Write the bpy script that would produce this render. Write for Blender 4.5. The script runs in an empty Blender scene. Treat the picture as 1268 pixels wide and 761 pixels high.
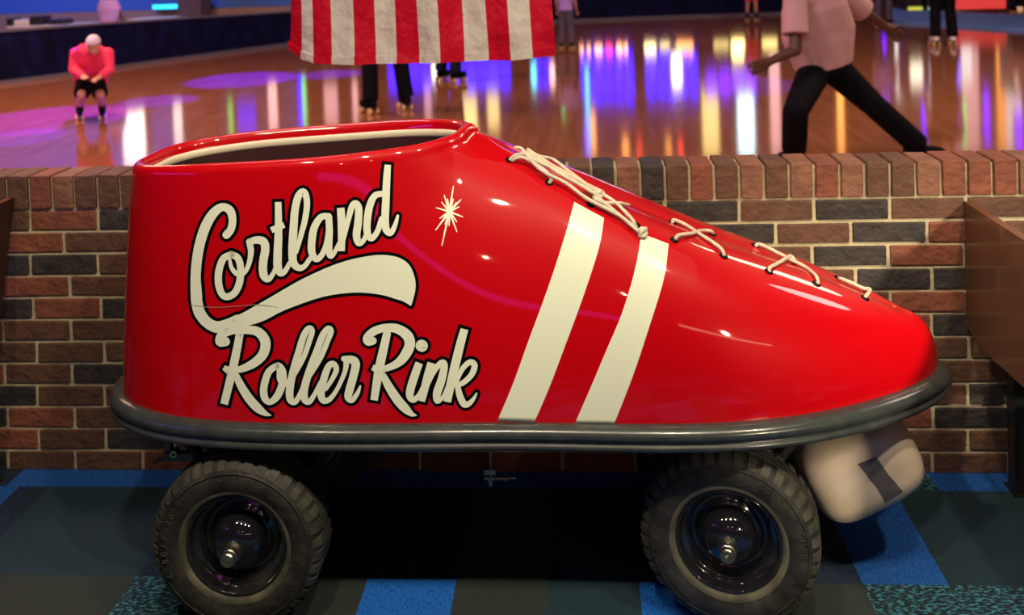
import bpy, bmesh, math, random
import numpy as np
from mathutils import Vector, Matrix
from mathutils.bvhtree import BVHTree
PI = math.pi
random.seed(7)
scene = bpy.context.scene
COL = scene.collection

# ------------------------------------------------------------------ camera
F, PITCH, ROLL, YAW, CY, H = 1200., .0303, -.0323, .0675, -23.6, 1.468
_c, _s = math.cos(PITCH), math.sin(PITCH)
_cr, _sr = math.cos(ROLL), math.sin(ROLL)
_cp, _sp = math.cos(YAW), math.sin(YAW)
def _rot(x, y, z): return Vector((_cp*x-_sp*y, _sp*x+_cp*y, z))
EX, FW, UP = _rot(1, 0, 0), _rot(0, _c, -_s), _rot(0, _s, _c)
CAMP = Vector((0, 0, H))
def ray(x, y):
    dx, dy = x-634, y-CY
    return EX*(_cr*dx+_sr*dy) + FW*F - UP*(-_sr*dx+_cr*dy)
def atY(x, y, Y):
    d = ray(x, y); return CAMP + d*(Y/d.y)
def atZ(x, y, Z):
    d = ray(x, y); return CAMP + d*((Z-H)/d.z)
cam = bpy.data.cameras.new('camera'); camo = bpy.data.objects.new('camera', cam)
COL.objects.link(camo); scene.camera = camo
R_, U_ = EX*_cr+UP*_sr, UP*_cr-EX*_sr
M = Matrix((( R_.x, U_.x, -FW.x, 0), (R_.y, U_.y, -FW.y, 0), (R_.z, U_.z, -FW.z, H), (0, 0, 0, 1)))
camo.matrix_world = M
cam.sensor_width = 36; cam.lens = F*36/1268
cam.shift_y = -(380.5-CY)/1268
cam.clip_start = .05; cam.clip_end = 100
cam.dof.use_dof = True; cam.dof.focus_distance = 2.15; cam.dof.aperture_fstop = 3.6

# ------------------------------------------------------------------ world, light, exposure
w = bpy.data.worlds.new('world'); scene.world = w; w.use_nodes = True
w.node_tree.nodes['Background'].inputs[0].default_value = (.30, .26, .45, 1)
w.node_tree.nodes['Background'].inputs[1].default_value = .03
scene.view_settings.view_transform = 'Standard'; scene.view_settings.look = 'None'
scene.view_settings.exposure = 0; scene.view_settings.gamma = 1
scene.view_settings.use_curve_mapping = False
def area(name, loc, target, size, power, color, sy=None, shape='DISK', spread=PI):
    l = bpy.data.lights.new(name, 'AREA'); l.shape = shape; l.size = size
    if sy: l.size_y = sy
    l.energy = power; l.color = color; l.spread = spread
    o = bpy.data.objects.new(name, l); COL.objects.link(o); o.location = loc
    o.rotation_euler = (Vector(target)-Vector(loc)).to_track_quat('-Z', 'Y').to_euler()
    return o
WARM = (1, .84, .60)
for x, y, z, p in ((-1.3, .9, 2.95, 15), (-.45, .75, 3.0, 29), (.45, .75, 3.0, 32), (1.35, .9, 2.95, 32)):
    area('ceiling_downlight', (x, y, z), (x*.9, y+.9, 0), .12, p, WARM)
for x, y, z, p in ((-.9, -2.6, 2.7, 2.5), (.4, -2.6, 2.7, 3)):
    area('ceiling_downlight', (x, y, z), (x*.9, y+1.6, .5), .07, p, WARM)
area('overhead_fill_light', (.3, 1.9, 3.3), (.3, 1.95, 0), 3.6, 9, (1, .88, .7), 2.2, 'RECTANGLE')  # large dim area light added overhead as soft fill
area('toe_stop_fill_light', (2.4, -1.6, 2.0), (1.08, 2.3, .32), .2, 5.5, (1, .84, .6), spread=.42)  # narrow beam added to brighten the toe stop
area('toe_streak_light', (3.3, -3.4, 2.4), (.8, 2.3, .6), 3.4, 6, (1, .85, .55), .13, 'RECTANGLE')  # long thin strip light added to give the streak on the toe
area('violet_strip_light', (-2.9, .9, 1.6), (-1., 2.3, .7), 1.4, 3.5, (.25, .05, 1), .05, 'RECTANGLE')
area('magenta_strip_light', (-.6, -2.6, 1.6), (.2, 2.0, .7), 1.8, 1.6, (.9, .05, .8), .16, 'RECTANGLE')
# lamps over the rink
area('rink_warm_light', (-6.2, 9, 5.0), (-6.4, 9.5, 0), 2.5, 520, (1, .52, .34))
area('rink_amber_light', (5.2, 8, 5.0), (5.4, 9, 0), 2.5, 340, (1, .66, .44))
area('rink_pink_light', (1, 15, 5.2), (1, 15, 0), 4, 110, (1, .45, .5))
area('rink_blue_light', (-10, 15.5, 4.5), (-11, 19, .6), 3, 230, (.15, .25, 1))
area('rink_front_light', (-2, 3.6, 4.2), (-3, 9, .6), 1.6, 260, (1, .62, .66))
area('rink_front_light', (4.5, 3.8, 4.2), (2.3, 7, .9), 1.4, 70, (1, .72, .66))
def pool(px, py, wide, power, col, loc=None):
    """a coloured spot thrown on the rink floor"""
    t = atZ(px, py, 0); l = bpy.data.lights.new('rink_spot', 'SPOT'); l.energy = power; l.color = col; l.spot_size = wide; l.spot_blend = .35; l.shadow_soft_size = .05
    o = bpy.data.objects.new('rink_spot', l); COL.objects.link(o); o.location = loc or (t.x, t.y+2.5, 5.0)
    o.rotation_euler = (t-o.location).to_track_quat('-Z', 'Y').to_euler()
VB = (.03, .0, 1)
pool(195, 125, .16, 15300, VB); pool(60, 147, .30, 15300, (.12, .0, 1)); pool(20, 170, .16, 10200, VB); pool(302, 98, .26, 25500, VB); pool(410, 92, .16, 15300, VB)
pool(910, 105, .26, 6000, VB)

# ------------------------------------------------------------------ materials
def mat(name, col, rough=.5, metal=0, coat=0, spec=.5, emis=None, es=0, noise=None, bump=None, coatr=.05):
    m = bpy.data.materials.new(name); m.use_nodes = True; nt = m.node_tree
    b = nt.nodes['Principled BSDF']; b.inputs['Base Color'].default_value = (*col, 1)
    b.inputs['Roughness'].default_value = rough; b.inputs['Metallic'].default_value = metal
    b.inputs['Coat Weight'].default_value = coat; b.inputs['Coat Roughness'].default_value = coatr
    b.inputs['Specular IOR Level'].default_value = spec
    if emis: b.inputs['Emission Color'].default_value = (*emis, 1); b.inputs['Emission Strength'].default_value = es
    if noise or bump:
        tc = nt.nodes.new('ShaderNodeTexCoord')
    if noise:   # (scale, second colour, low, high, stretch)
        sc, c2, lo, hi, st = noise
        mp = nt.nodes.new('ShaderNodeMapping'); mp.inputs['Scale'].default_value = st
        nz = nt.nodes.new('ShaderNodeTexNoise'); nz.inputs['Scale'].default_value = sc; nz.inputs['Detail'].default_value = 4
        rp = nt.nodes.new('ShaderNodeValToRGB')
        rp.color_ramp.elements[0].position = lo; rp.color_ramp.elements[0].color = (*col, 1)
        rp.color_ramp.elements[1].position = hi; rp.color_ramp.elements[1].color = (*c2, 1)
        L = nt.links.new; L(tc.outputs['Object'], mp.inputs[0]); L(mp.outputs[0], nz.inputs['Vector'])
        L(nz.outputs['Fac'], rp.inputs[0]); L(rp.outputs[0], b.inputs['Base Color'])
    if bump:    # (scale, strength, stretch)
        sc, stg, st = bump
        mp = nt.nodes.new('ShaderNodeMapping'); mp.inputs['Scale'].default_value = st
        nz = nt.nodes.new('ShaderNodeTexNoise'); nz.inputs['Scale'].default_value = sc; nz.inputs['Detail'].default_value = 5
        bp = nt.nodes.new('ShaderNodeBump'); bp.inputs['Strength'].default_value = stg; bp.inputs['Distance'].default_value = .01
        L = nt.links.new; L(tc.outputs['Object'], mp.inputs[0]); L(mp.outputs[0], nz.inputs['Vector'])
        L(nz.outputs['Fac'], bp.inputs['Height']); L(bp.outputs[0], b.inputs['Normal'])
    return m
I3 = (1, 1, 1)
RED = mat('red_gloss_paint', (.54, .0, .004), .4, coat=.9, coatr=.045, spec=.12)
CREAM = mat('cream_paint', (.86, .92, .72), .35, coat=.3)
BLACKP = mat('black_paint', (.003, .003, .004), .3, spec=.12)
TRIMW = mat('cream_trim', (.85, .78, .58), .4)
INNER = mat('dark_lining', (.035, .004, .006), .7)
RUBBER = mat('grey_black_rubber', (.030, .036, .036), .26, spec=.6, coat=.4, coatr=.15, noise=(30, (.05, .058, .055), .4, .8, (1, 1, 1)))
TIRE = mat('tire_rubber', (.018, .018, .017), .55, spec=.3, noise=(22, (.05, .048, .038), .4, .75, I3), bump=(60, .3, I3))
LUGM = mat('tire_lug_rubber', (.035, .035, .028), .55, spec=.3, noise=(25, (.085, .085, .062), .35, .75, I3))
DUST = mat('dusty_tire_bead', (.055, .052, .036), .6, noise=(18, (.15, .14, .09), .35, .75, I3))
RIMM = mat('black_gloss_steel', (.012, .012, .014), .12, coat=1, noise=(12, (.045, .042, .03), .55, .8, I3))
HUBM = mat('black_gloss_cap', (.008, .008, .012), .06, coat=1)
STEEL = mat('worn_steel', (.55, .53, .42), .3, metal=1)
CHAS = mat('black_chassis', (.01, .01, .012), .6)
CORD = mat('cream_cord', (.80, .72, .55), .7, bump=(400, .5, I3))
STOPM = mat('cream_toe_stop', (.72, .58, .42), .38, coat=.2, noise=(7, (.80, .66, .55), .35, .7, (1, 1, 2)))
TAPE = mat('grey_tape', (.13, .115, .12), .4)
MORTAR = mat('mortar', (.60, .52, .33), .9, bump=(80, .5, I3), noise=(14, (.44, .38, .25), .4, .7, I3))
BR = [mat('brick_red', (.27, .08, .044), .75, noise=(16, (.17, .058, .034), .35, .7, I3), bump=(34, .9, (1, 1, 1.15))),
      mat('brick_brown', (.145, .064, .038), .75, noise=(16, (.10, .048, .032), .35, .7, I3), bump=(34, .9, (1, 1, 1.15))),
      mat('brick_dark', (.052, .040, .036), .7, noise=(16, (.028, .025, .026), .35, .7, I3), bump=(34, .9, (1, 1, 1.15))),
      mat('brick_orange', (.27, .12, .072), .75, noise=(16, (.19, .08, .05), .35, .7, I3), bump=(34, .9, (1, 1, 1.15)))]

# ------------------------------------------------------------------ mesh helpers
def origin(p):
    v = Vector((0, 0, 0))
    while p is not None: v += p.location; p = p.parent
    return v
def add(name, V, Fc, m, parent=None, smooth=True, mi=None):
    """vertices are given in world metres; the object sits at its parent's origin"""
    o0 = origin(parent)
    me = bpy.data.meshes.new(name)
    me.from_pydata([tuple(Vector(v)-o0) for v in V], [], [tuple(f) for f in Fc])
    ms = m if isinstance(m, (list, tuple)) else [m]
    for q in ms: me.materials.append(q)
    if mi is not None: me.polygons.foreach_set('material_index', mi)
    me.polygons.foreach_set('use_smooth', [smooth]*len(me.polygons))
    me.update()
    o = bpy.data.objects.new(name, me); COL.objects.link(o); o.parent = parent
    return o
def thing(name, label, cat, loc=(0, 0, 0), group=None):
    o = bpy.data.objects.new(name, None); COL.objects.link(o); o.location = loc; o.empty_display_size = .1
    o['label'] = label; o['category'] = cat
    if group: o['group'] = group
    return o
def tag(o, label, cat, group=None):
    o['label'] = label; o['category'] = cat
    if group: o['group'] = group
    return o
def struct(o): o['kind'] = 'structure'; return o
class MB:
    def __init__(s): s.V = []; s.F = []; s.M = []
    def addm(s, V, Fc, k=0):
        n = len(s.V); s.V += [Vector(v) for v in V]; s.F += [tuple(i+n for i in f) for f in Fc]; s.M += [k]*len(Fc)
    def box(s, a, b, k=0, mtx=None, bev=0):
        x0, y0, z0 = a; x1, y1, z1 = b
        if bev:
            bm = bmesh.new(); bmesh.ops.create_cube(bm, size=1)
            for v in bm.verts: v.co = Vector(((x0+x1)/2+v.co.x*(x1-x0), (y0+y1)/2+v.co.y*(y1-y0), (z0+z1)/2+v.co.z*(z1-z0)))
            bmesh.ops.bevel(bm, geom=bm.edges[:], offset=bev, segments=2, affect='EDGES', profile=.5)
            V = [v.co.copy() for v in bm.verts]; Fc = [[v.index for v in f.verts] for f in bm.faces]; bm.free()
        else:
            V = [Vector(p) for p in ((x0, y0, z0), (x1, y0, z0), (x1, y1, z0), (x0, y1, z0), (x0, y0, z1), (x1, y0, z1), (x1, y1, z1), (x0, y1, z1))]
            Fc = [(0, 3, 2, 1), (4, 5, 6, 7), (0, 1, 5, 4), (1, 2, 6, 5), (2, 3, 7, 6), (3, 0, 4, 7)]
        if mtx: V = [mtx@v for v in V]
        s.addm(V, Fc, k)
    def tube(s, pts, r, n=8, k=0, caps=True):
        pts = [Vector(p) for p in pts]; rr = r if isinstance(r, (list, tuple)) else [r]*len(pts)
        base = len(s.V); up = None
        for i, p in enumerate(pts):
            t = (pts[min(i+1, len(pts)-1)]-pts[max(i-1, 0)]).normalized()
            if up is None:
                up = Vector((0, 0, 1)) if abs(t.z) < .9 else Vector((1, 0, 0))
            a = (up-t*up.dot(t)).normalized(); b = t.cross(a); up = a
            for j in range(n):
                q = 2*PI*j/n; s.V.append(p+a*math.cos(q)*rr[i]+b*math.sin(q)*rr[i])
        for i in range(len(pts)-1):
            for j in range(n):
                s.F.append((base+i*n+j, base+i*n+(j+1) % n, base+(i+1)*n+(j+1) % n, base+(i+1)*n+j)); s.M.append(k)
        if caps:
            s.F.append(tuple(base+j for j in range(n))[::-1]); s.M.append(k)
            s.F.append(tuple(base+(len(pts)-1)*n+j for j in range(n))); s.M.append(k)
    def lathe(s, prof, mtx, n=48, k=0, ks=None):
        """profile (radius, y) turned about the local Y axis"""
        base = len(s.V)
        for r, y in prof:
            for j in range(n):
                a = 2*PI*j/n; s.V.append(mtx@Vector((r*math.cos(a), y, r*math.sin(a))))
        for i in range(len(prof)-1):
            for j in range(n):
                s.F.append((base+i*n+j, base+(i+1)*n+j, base+(i+1)*n+(j+1) % n, base+i*n+(j+1) % n)); s.M.append(ks[i] if ks else k)
    def sphere(s, c, r, sc=(1, 1, 1), n=12, k=0):
        c = Vector(c); base = len(s.V); m_ = n//2
        for i in range(m_+1):
            a = PI*i/m_
            for j in range(n):
                b = 2*PI*j/n; s.V.append(c+Vector((r*sc[0]*math.sin(a)*math.cos(b), r*sc[1]*math.sin(a)*math.sin(b), r*sc[2]*math.cos(a))))
        for i in range(m_):
            for j in range(n): s.F.append((base+i*n+j, base+(i+1)*n+j, base+(i+1)*n+(j+1) % n, base+i*n+(j+1) % n)); s.M.append(k)
    def build(s, name, m, parent=None, smooth=False):
        return add(name, s.V, s.F, m, parent, smooth, s.M)
def boxo(name, a, b, m, parent=None, bev=0, mtx=None):
    q = MB(); q.box(a, b, 0, mtx, bev); return q.build(name, m, parent)
def spline(P, n):
    """Catmull-Rom through control rows P (k, d), n samples per span"""
    P = np.array(P, float); Q = np.vstack([2*P[0]-P[1], P, 2*P[-1]-P[-2]]); out = []
    for i in range(1, len(Q)-2):
        for t in np.linspace(0, 1, n, endpoint=False):
            a, b, c, d = Q[i-1], Q[i], Q[i+1], Q[i+2]
            out.append(.5*((2*b)+(c-a)*t+(2*a-5*b+4*c-d)*t*t+(3*b-a-3*c+d)*t**3))
    out.append(P[-1]); return np.array(out)

# ------------------------------------------------------------------ carpet floor
WY = 2.688
cb = [mat('carpet_bright_blue', (.002, .14, .62), .95, noise=(60, (.0, .03, .20), .5, .66, (6, 1.2, 1)), bump=(300, .5, I3)),
      mat('carpet_charcoal', (.018, .026, .024), .97, noise=(160, (.03, .042, .04), .4, .7, I3), bump=(300, .5, I3)),
      mat('carpet_teal', (.006, .026, .042), .97, noise=(60, (.012, .042, .065), .4, .7, (1, 5, 1)), bump=(300, .5, I3)),
      mat('carpet_fleck', (.006, .018, .024), .97, noise=(75, (.05, .24, .36), .48, .62, (1, 2.0, 1)), bump=(300, .5, I3)),
      mat('carpet_royal', (.003, .06, .30), .95, noise=(50, (.006, .14, .55), .4, .7, (5, 1, 1)), bump=(300, .5, I3)),
      mat('carpet_navy', (.003, .010, .034), .97, noise=(80, (.008, .03, .07), .4, .7, I3), bump=(300, .5, I3))]
q = MB()
def tile(x0, x1, y0, y1, k):
    q.addm([(x0, y0, 0), (x1, y0, 0), (x1, y1, 0), (x0, y1, 0)], [(0, 1, 2, 3)], k)
rows = [(2.60, 2.78, [(-3, -1.80, 4), (-1.80, -1.66, 5), (-1.66, .86, 4), (.86, .92, 3), (.92, 3, 4)]),
        (2.215, 2.60, [(-3, -1.80, 2), (-1.80, -1.62, 4), (-1.62, -1.53, 5), (-1.53, -1.1, 2), (-1.1, -.75, 5), (-.75, -.325, 5), (-.325, -.112, 1), (-.112, .10, 5), (.10, .35, 1), (.35, .608, 5), (.608, .80, 4), (.80, 1.0, 2), (1.0, 3, 2)]),
        (1.83, 2.215, [(-3, -1.32, 1), (-1.32, -1.10, 1), (-1.10, -.93, 3), (-.93, -.75, 1), (-.75, -.537, 1), (-.537, -.325, 0), (-.325, -.112, 1), (-.112, .10, 2), (.10, .31, 0), (.31, .608, 1), (.608, 1.5, 3), (1.5, 3, 1)]),
        (1.45, 1.83, [(-3, -1.1, 3), (-1.1, -.75, 1), (-.75, -.1, 2), (-.1, .31, 1), (.31, .8, 4), (.8, 3, 1)])]
for y0, y1, L_ in rows:
    for x0, x1, k in L_: tile(x0, x1, y0, y1, k)
yy = 1.45
for j in range(10):
    x = -3.
    while x < 3: tile(x, x+.25, yy-.38, yy, random.choice((0, 1, 1, 2, 3, 4, 5))); x += .25
    yy -= .38
struct(q.build('floor', cb))

# ------------------------------------------------------------------ brick half wall with a rowlock coping
q = MB(); BW, BH, ZT = .2032, .0642, .764
tone = {(0, -1): 1, (0, 0): 0, (0, 1): 2, (0, 7): 1, (0, 8): 2, (0, 9): 2, (0, 10): 1, (0, 11): 2, (0, 12): 1, (0, 13): 1,
        (1, 0): 0, (1, 1): 1, (1, 9): 1, (1, 10): 2, (1, 11): 1, (1, 12): 2, (2, -1): 2, (2, 0): 2, (2, 1): 1, (2, 9): 1, (2, 10): 1, (2, 11): 2, (2, 12): 0,
        (3, 0): 0, (3, 1): 1, (3, 10): 1, (3, 11): 1, (3, 12): 2, (4, -1): 2, (4, 0): 0, (4, 1): 2, (4, 11): 1, (4, 12): 0,
        (5, -1): 0, (5, 0): 1, (5, 1): 1, (6, -1): 1, (6, 0): 1, (7, -1): 0, (7, 0): 1, (7, 1): 2, (8, -1): 2, (8, 0): 1,
        (9, -1): 2, (9, 0): 0, (9, 1): 1, (10, -1): 0, (10, 0): 1, (11, -1): 2, (11, 0): 1, (11, 12): 1, (10, 12): 1, (9, 12): 0, (8, 12): 1, (7, 12): 0}
JX = -1.611
def brick(x0, x1, y0, y1, z0, z1, k):
    bm = bmesh.new(); bmesh.ops.create_cube(bm, size=1)
    for v in bm.verts:
        v.co = Vector(((x0+x1)/2+v.co.x*(x1-x0), (y0+y1)/2+v.co.y*(y1-y0), (z0+z1)/2+v.co.z*(z1-z0)))+Vector([random.uniform(-.0012, .0012) for _ in range(3)])
    bmesh.ops.bevel(bm, geom=bm.edges[:], offset=.0035, segments=2, affect='EDGES', profile=.5)
    bm.verts.index_update()
    q.addm([v.co.copy() for v in bm.verts], [[v.index for v in f.verts] for f in bm.faces], k); bm.free()
for r in range(12):
    z1 = ZT-r*BH; off = {0: 0, 1: -.094}[r % 2]+random.uniform(-.006, .006)
    if r == 9 or r == 7 or r==5: off += -.0
    for n in range(-9, 20):
        x0 = JX+n*BW+off
        k = tone.get((r, n), random.choice((0, 0, 1, 1, 2)))
        brick(x0+.005, x0+BW-.005, WY, WY+.09, max(z1-BH+.005, -.01), z1-.005, k)
q.box((JX-9*BW, WY+.006, -.01), (JX+20*BW, WY+.108, ZT+.09), 4)
n = 0; x = JX-1.85+.03
while x < 2.35:
    k = random.choice((0, 1, 1, 3))
    if x > -.2: k = random.choice((1, 2, 1, 3))
    if x > .25: k = random.choice((3, 0, 0, 1))
    wv = .0677*1.0; brick(x+.004, x+wv-.004, WY-.006, WY+.118, ZT+.004, ZT+.100+random.uniform(-.001, .001), k); x += wv
struct(q.build('wall_brick', BR+[MORTAR], smooth=False))

# ------------------------------------------------------------------ rink floor and far building
WOOD = mat('polished_maple', (.34, .14, .07), .13, spec=1.0, bump=(2.2, .05, (.6, 9, 1)), coat=.0, noise=(1.6, (.24, .085, .035), .35, .7, (12, .8, 1)))
WOOD.node_tree.nodes['Principled BSDF'].inputs['Roughness'].default_value = .085
q = MB(); q.addm([(-30, 2.85, 0), (30, 2.85, 0), (30, 32, 0), (-30, 32, 0)], [(0, 1, 2, 3)]); struct(q.build('floor', WOOD))
NAVYW = mat('navy_wall_paint', (.01, .012, .035), .8)
BLUEW = mat('blue_wall_paint', (.05, .16, .55), .7)
TANW = mat('tan_wainscot', (.34, .22, .17), .7)
struct(boxo('wall_back', (-14, 24, 0), (24, 24.2, 5.5), NAVYW))
WZ = atY(70, 15.5, 18.6).z
struct(boxo('wall_left', (-16, 18.6, WZ), (-5.6, 18.8, 5.5), BLUEW))
struct(boxo('trim_1', (-16, 18.55, 0), (-5.6, 18.8, WZ-.005), TANW))
struct(boxo('wall_right', (18, 2, 0), (18.2, 24, 5.5), NAVYW))

# low padded barrier round the rink, one run
BARM = mat('navy_barrier_padding', (.002, .003, .022), .7, spec=.1, noise=(3, (.005, .008, .06), .4, .7, (2, 2, 1)))
CAPM = mat('grey_barrier_cap', (.10, .10, .14), .5)
bl = [(-12, 6.5), (-9.4, 9.2), (-7.29, 11.7), (-6.2, 13.8), (-5, 16), (-3.6, 18.1), (-2.2, 19.2), (-.27, 19.75), (2, 20.1), (3.9, 20.2), (5.0, 20.3)]
ht = [.66, .66, .66, .62, .56, .52, .50, .50, .48, .48, .46]
pp = spline([(a, b, c) for (a, b), c in zip(bl, ht)], 6)
root = thing('rink_barrier', 'low navy padded barrier curving round the far edge of the rink', 'barrier', (-5, 16, 0))
def strip(name, off0, off1, z0, z1, m, par):
    V = []; Fc = []
    for i, (x, y, h) in enumerate(pp):
        a, b = pp[max(i-1, 0)], pp[min(i+1, len(pp)-1)]; t = Vector((b[0]-a[0], b[1]-a[1], 0)).normalized(); nn = Vector((-t.y, t.x, 0))
        for o_, z in ((off0, z0(h)), (off1, z0(h)), (off1, z1(h)), (off0, z1(h))): V.append(Vector((x, y, z))+nn*o_)
    for i in range(len(pp)-1):
        for j in range(4): Fc.append((i*4+j, i*4+(j+1) % 4, (i+1)*4+(j+1) % 4, (i+1)*4+j))
    Fc += [(0, 3, 2, 1), tuple(len(V)-4+j for j in range(4))]
    return add(name, V, Fc, m, par, False)
strip('padding', 0, .12, lambda h: .05, lambda h: h, BARM, root)
strip('kick_board', -.01, .10, lambda h: 0, lambda h: .05, CAPM, root)
strip('cap_rail', -.02, .14, lambda h: h, lambda h: h+.025, CAPM, root)

# ------------------------------------------------------------------ the giant roller skate
CYc = 2.335
skate = thing('roller_skate', 'giant red roller skate with painted white lettering, two stripes and four rubber tyres', 'roller skate', (-.15, CYc, 0))
crest_px = [(640, 184), (700, 216), (775, 254), (845, 282), (915, 301), (975, 321), (1030, 342), (1070, 360), (1100, 376)]
crest = [atY(a, b, CYc+.02) for a, b in crest_px]
ZS = .457
st = [((-1.130, 0), (-1.088, 0, .992)), ((-1.120, .10), (-1.080, .085, .993)), ((-1.075, .19), (-1.035, .150, .996)), ((-.98, .255), (-.95, .190, 1.002)),
      ((-.84, .290), (-.83, .212, 1.010)), ((-.62, .303), (-.62, .222, 1.020)), ((-.42, .300), (-.46, .205, 1.030)), ((-.26, .295), (-.35, .160, 1.037)),
      ((-.15, .294), (-.285, .090, 1.043)), ((-.06, .296), (-.25, 0, 1.045))]
Oc = [(.08, .302), (.19, .304), (.30, .298), (.40, .280), (.50, .250), (.59, .21), (.67, .165), (.735, .12), (.785, .075)]
for (a, b), cpt in zip(Oc, crest): st.append(((a, b), (cpt.x, 0, cpt.z)))
lc = crest[-1]
st.append(((.815, .035), (lc.x+.005, 0, lc.z-.002))); st.append(((.825, 0), (lc.x+.007, 0, lc.z-.003)))
ctrl = [(o[0], o[1], r[0], r[1], r[2], i) for i, (o, r) in enumerate(st)]
S = spline(ctrl, 10); S[:, 1] = np.maximum(S[:, 1], 0); S[:, 3] = np.maximum(S[:, 3], 0)
KC = 9
def gsm(a, lo, sg=7):
    a = a.copy(); o_ = a.copy(); k_ = np.exp(-.5*(np.arange(-20, 21)/sg)**2); k_ /= k_.sum(); L = len(a); p_ = np.concatenate([2*a[0]-a[20:0:-1], a, 2*a[-1]-a[-2:-22:-1]])
    sm = np.convolve(p_, k_, 'valid'); wgt = np.clip((np.arange(L)-lo)/15., 0, 1)*np.clip((L-1-np.arange(L))/12., 0, 1); return o_*(1-wgt)+sm*wgt
for c_ in (0, 1): S[:, c_] = gsm(S[:, c_], 10)
S[:, 4] = gsm(S[:, 4], KC*10+2, 5); S[:, 2] = gsm(S[:, 2], KC*10+4, 5)
S[:, 4] -= .020*np.clip((KC*10+16-np.arange(len(S)))/22., 0, 1)
S[:, 3] *= np.where(np.arange(len(S)) < KC*10, 1.05, 1)
for row in S:
    if row[5] >= KC: row[3] = 0
NV = 44; V = []; n = len(S)
def surf(row, sgn):
    Ox, Od, Rx, Rd, Rz, t = row; out = []
    k = min(max((t-4.5)/8., 0), 1); k = .20+.80*k*k*(3-2*k)
    e = 2/2.25
    for i in range(NV+1):
        v = i/NV; th = v*PI/2
        h1, g1 = 1-max(math.cos(th), 0)**e, math.sin(th)**e
        h = (1-k)*v+k*h1; g = (1-k)*v+k*g1
        out.append(Vector((Ox+(Rx-Ox)*h, CYc-sgn*(Od+(Rd-Od)*h), ZS+(Rz-ZS)*g)))
    return out
def smooth_side(sgn):
    A = np.array([[tuple(p) for p in surf(r, sgn)] for r in S]); N_ = len(A)
    k_ = np.exp(-.5*(np.arange(-24, 25)/9.)**2); k_ /= k_.sum(); B_ = A.copy()
    for v in range(NV+1):
        for c in range(3):
            a = A[:, v, c]; B_[:, v, c] = np.convolve(np.concatenate([2*a[0]-a[24:0:-1], a, 2*a[-1]-a[-2:-26:-1]]), k_, 'valid')
    i_ = np.arange(N_); wi = np.clip((i_-50)/30., 0, 1)*np.clip((N_-14-i_)/30., 0, 1)
    vv = np.arange(NV+1)/NV; wt = np.clip((1-vv)/.22, 0, 1); past = np.clip((i_-KC*10-2)/20., 0, 1)
    W = wi[:, None]*(wt[None, :]*(1-past[:, None])+past[:, None])
    A = A*(1-W[..., None])+B_*W[..., None]
    A[KC*10:, -1, 1] = CYc
    return [[Vector(p) for p in col_] for col_ in A]
near = smooth_side(1); far = smooth_side(-1)
ring = near + far[::-1][1:-1]      # closed loop round the shoe
V = [p for colm in ring for p in colm]; m_ = len(ring); Fc = []
for i in range(m_):
    j = (i+1) % m_
    for v in range(NV): Fc.append((i*(NV+1)+v, j*(NV+1)+v, j*(NV+1)+v+1, i*(NV+1)+v+1))
ncol = [r[5] for r in S]
# rolled collar, trim and lining round the opening (first KC stations only)
KI = int(KC*10)
openN = list(range(0, KI+1)); loop = [near[i][-1] for i in openN]+[far[i][-1] for i in openN[::-1]][1:-1]
cen = Vector((-.66, CYc, 1.0))
def inward(i, L):
    a, b = L[i-1], L[(i+1) % len(L)]; t = (b-a); t.z = 0; t.normalize(); nn = Vector((-t.y, t.x, 0))
    return nn if nn.dot(cen-L[i]) > 0 else -nn
inw = [inward(i, loop) for i in range(len(loop))]
def band(prof, name, m, par, smooth=True):
    V2 = []; F2 = []; L = len(prof)
    for p, nn in zip(loop, inw):
        for o_, z in prof: V2.append(p+nn*o_+Vector((0, 0, z)))
    for i in range(len(loop)):
        j = (i+1) % len(loop)
        for v in range(L-1): F2.append((i*L+v, j*L+v, j*L+v+1, i*L+v+1))
    return V2, F2
rim_prof = [(0, 0), (.0015, .007), (.005, .014), (.0105, .0195), (.017, .022), (.0235, .0205), (.0285, .015), (.031, .007), (.033, -.006)]
V2, F2 = band(rim_prof, '', None, None); b0 = len(V); V += V2; Fc += [tuple(i+b0 for i in f) for f in F2]
shell = add('boot_shell', V, Fc, RED, skate)
bm = bmesh.new(); bm.from_mesh(shell.data); bmesh.ops.remove_doubles(bm, verts=bm.verts, dist=.0004); bmesh.ops.recalc_face_normals(bm, faces=bm.faces); bm.to_mesh(shell.data); bm.free()
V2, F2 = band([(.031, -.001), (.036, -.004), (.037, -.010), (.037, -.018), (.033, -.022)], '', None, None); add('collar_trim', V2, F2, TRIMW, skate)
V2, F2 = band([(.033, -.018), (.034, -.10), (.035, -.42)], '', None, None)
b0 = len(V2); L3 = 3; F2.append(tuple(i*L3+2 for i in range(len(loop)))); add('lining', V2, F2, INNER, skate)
bv = BVHTree.FromPolygons([tuple(v) for v in V], Fc)
def hit(x, y, lift=.0):
    d = ray(x, y).normalized(); loc, nn, i_, ds = bv.ray_cast(CAMP, d)
    if loc is None:
        t = (CYc+.02)/d.y; loc, nn, i_, ds = bv.find_nearest(CAMP+d*t)
    if nn.dot(d) > 0: nn = -nn
    return loc+nn*lift, nn

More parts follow.
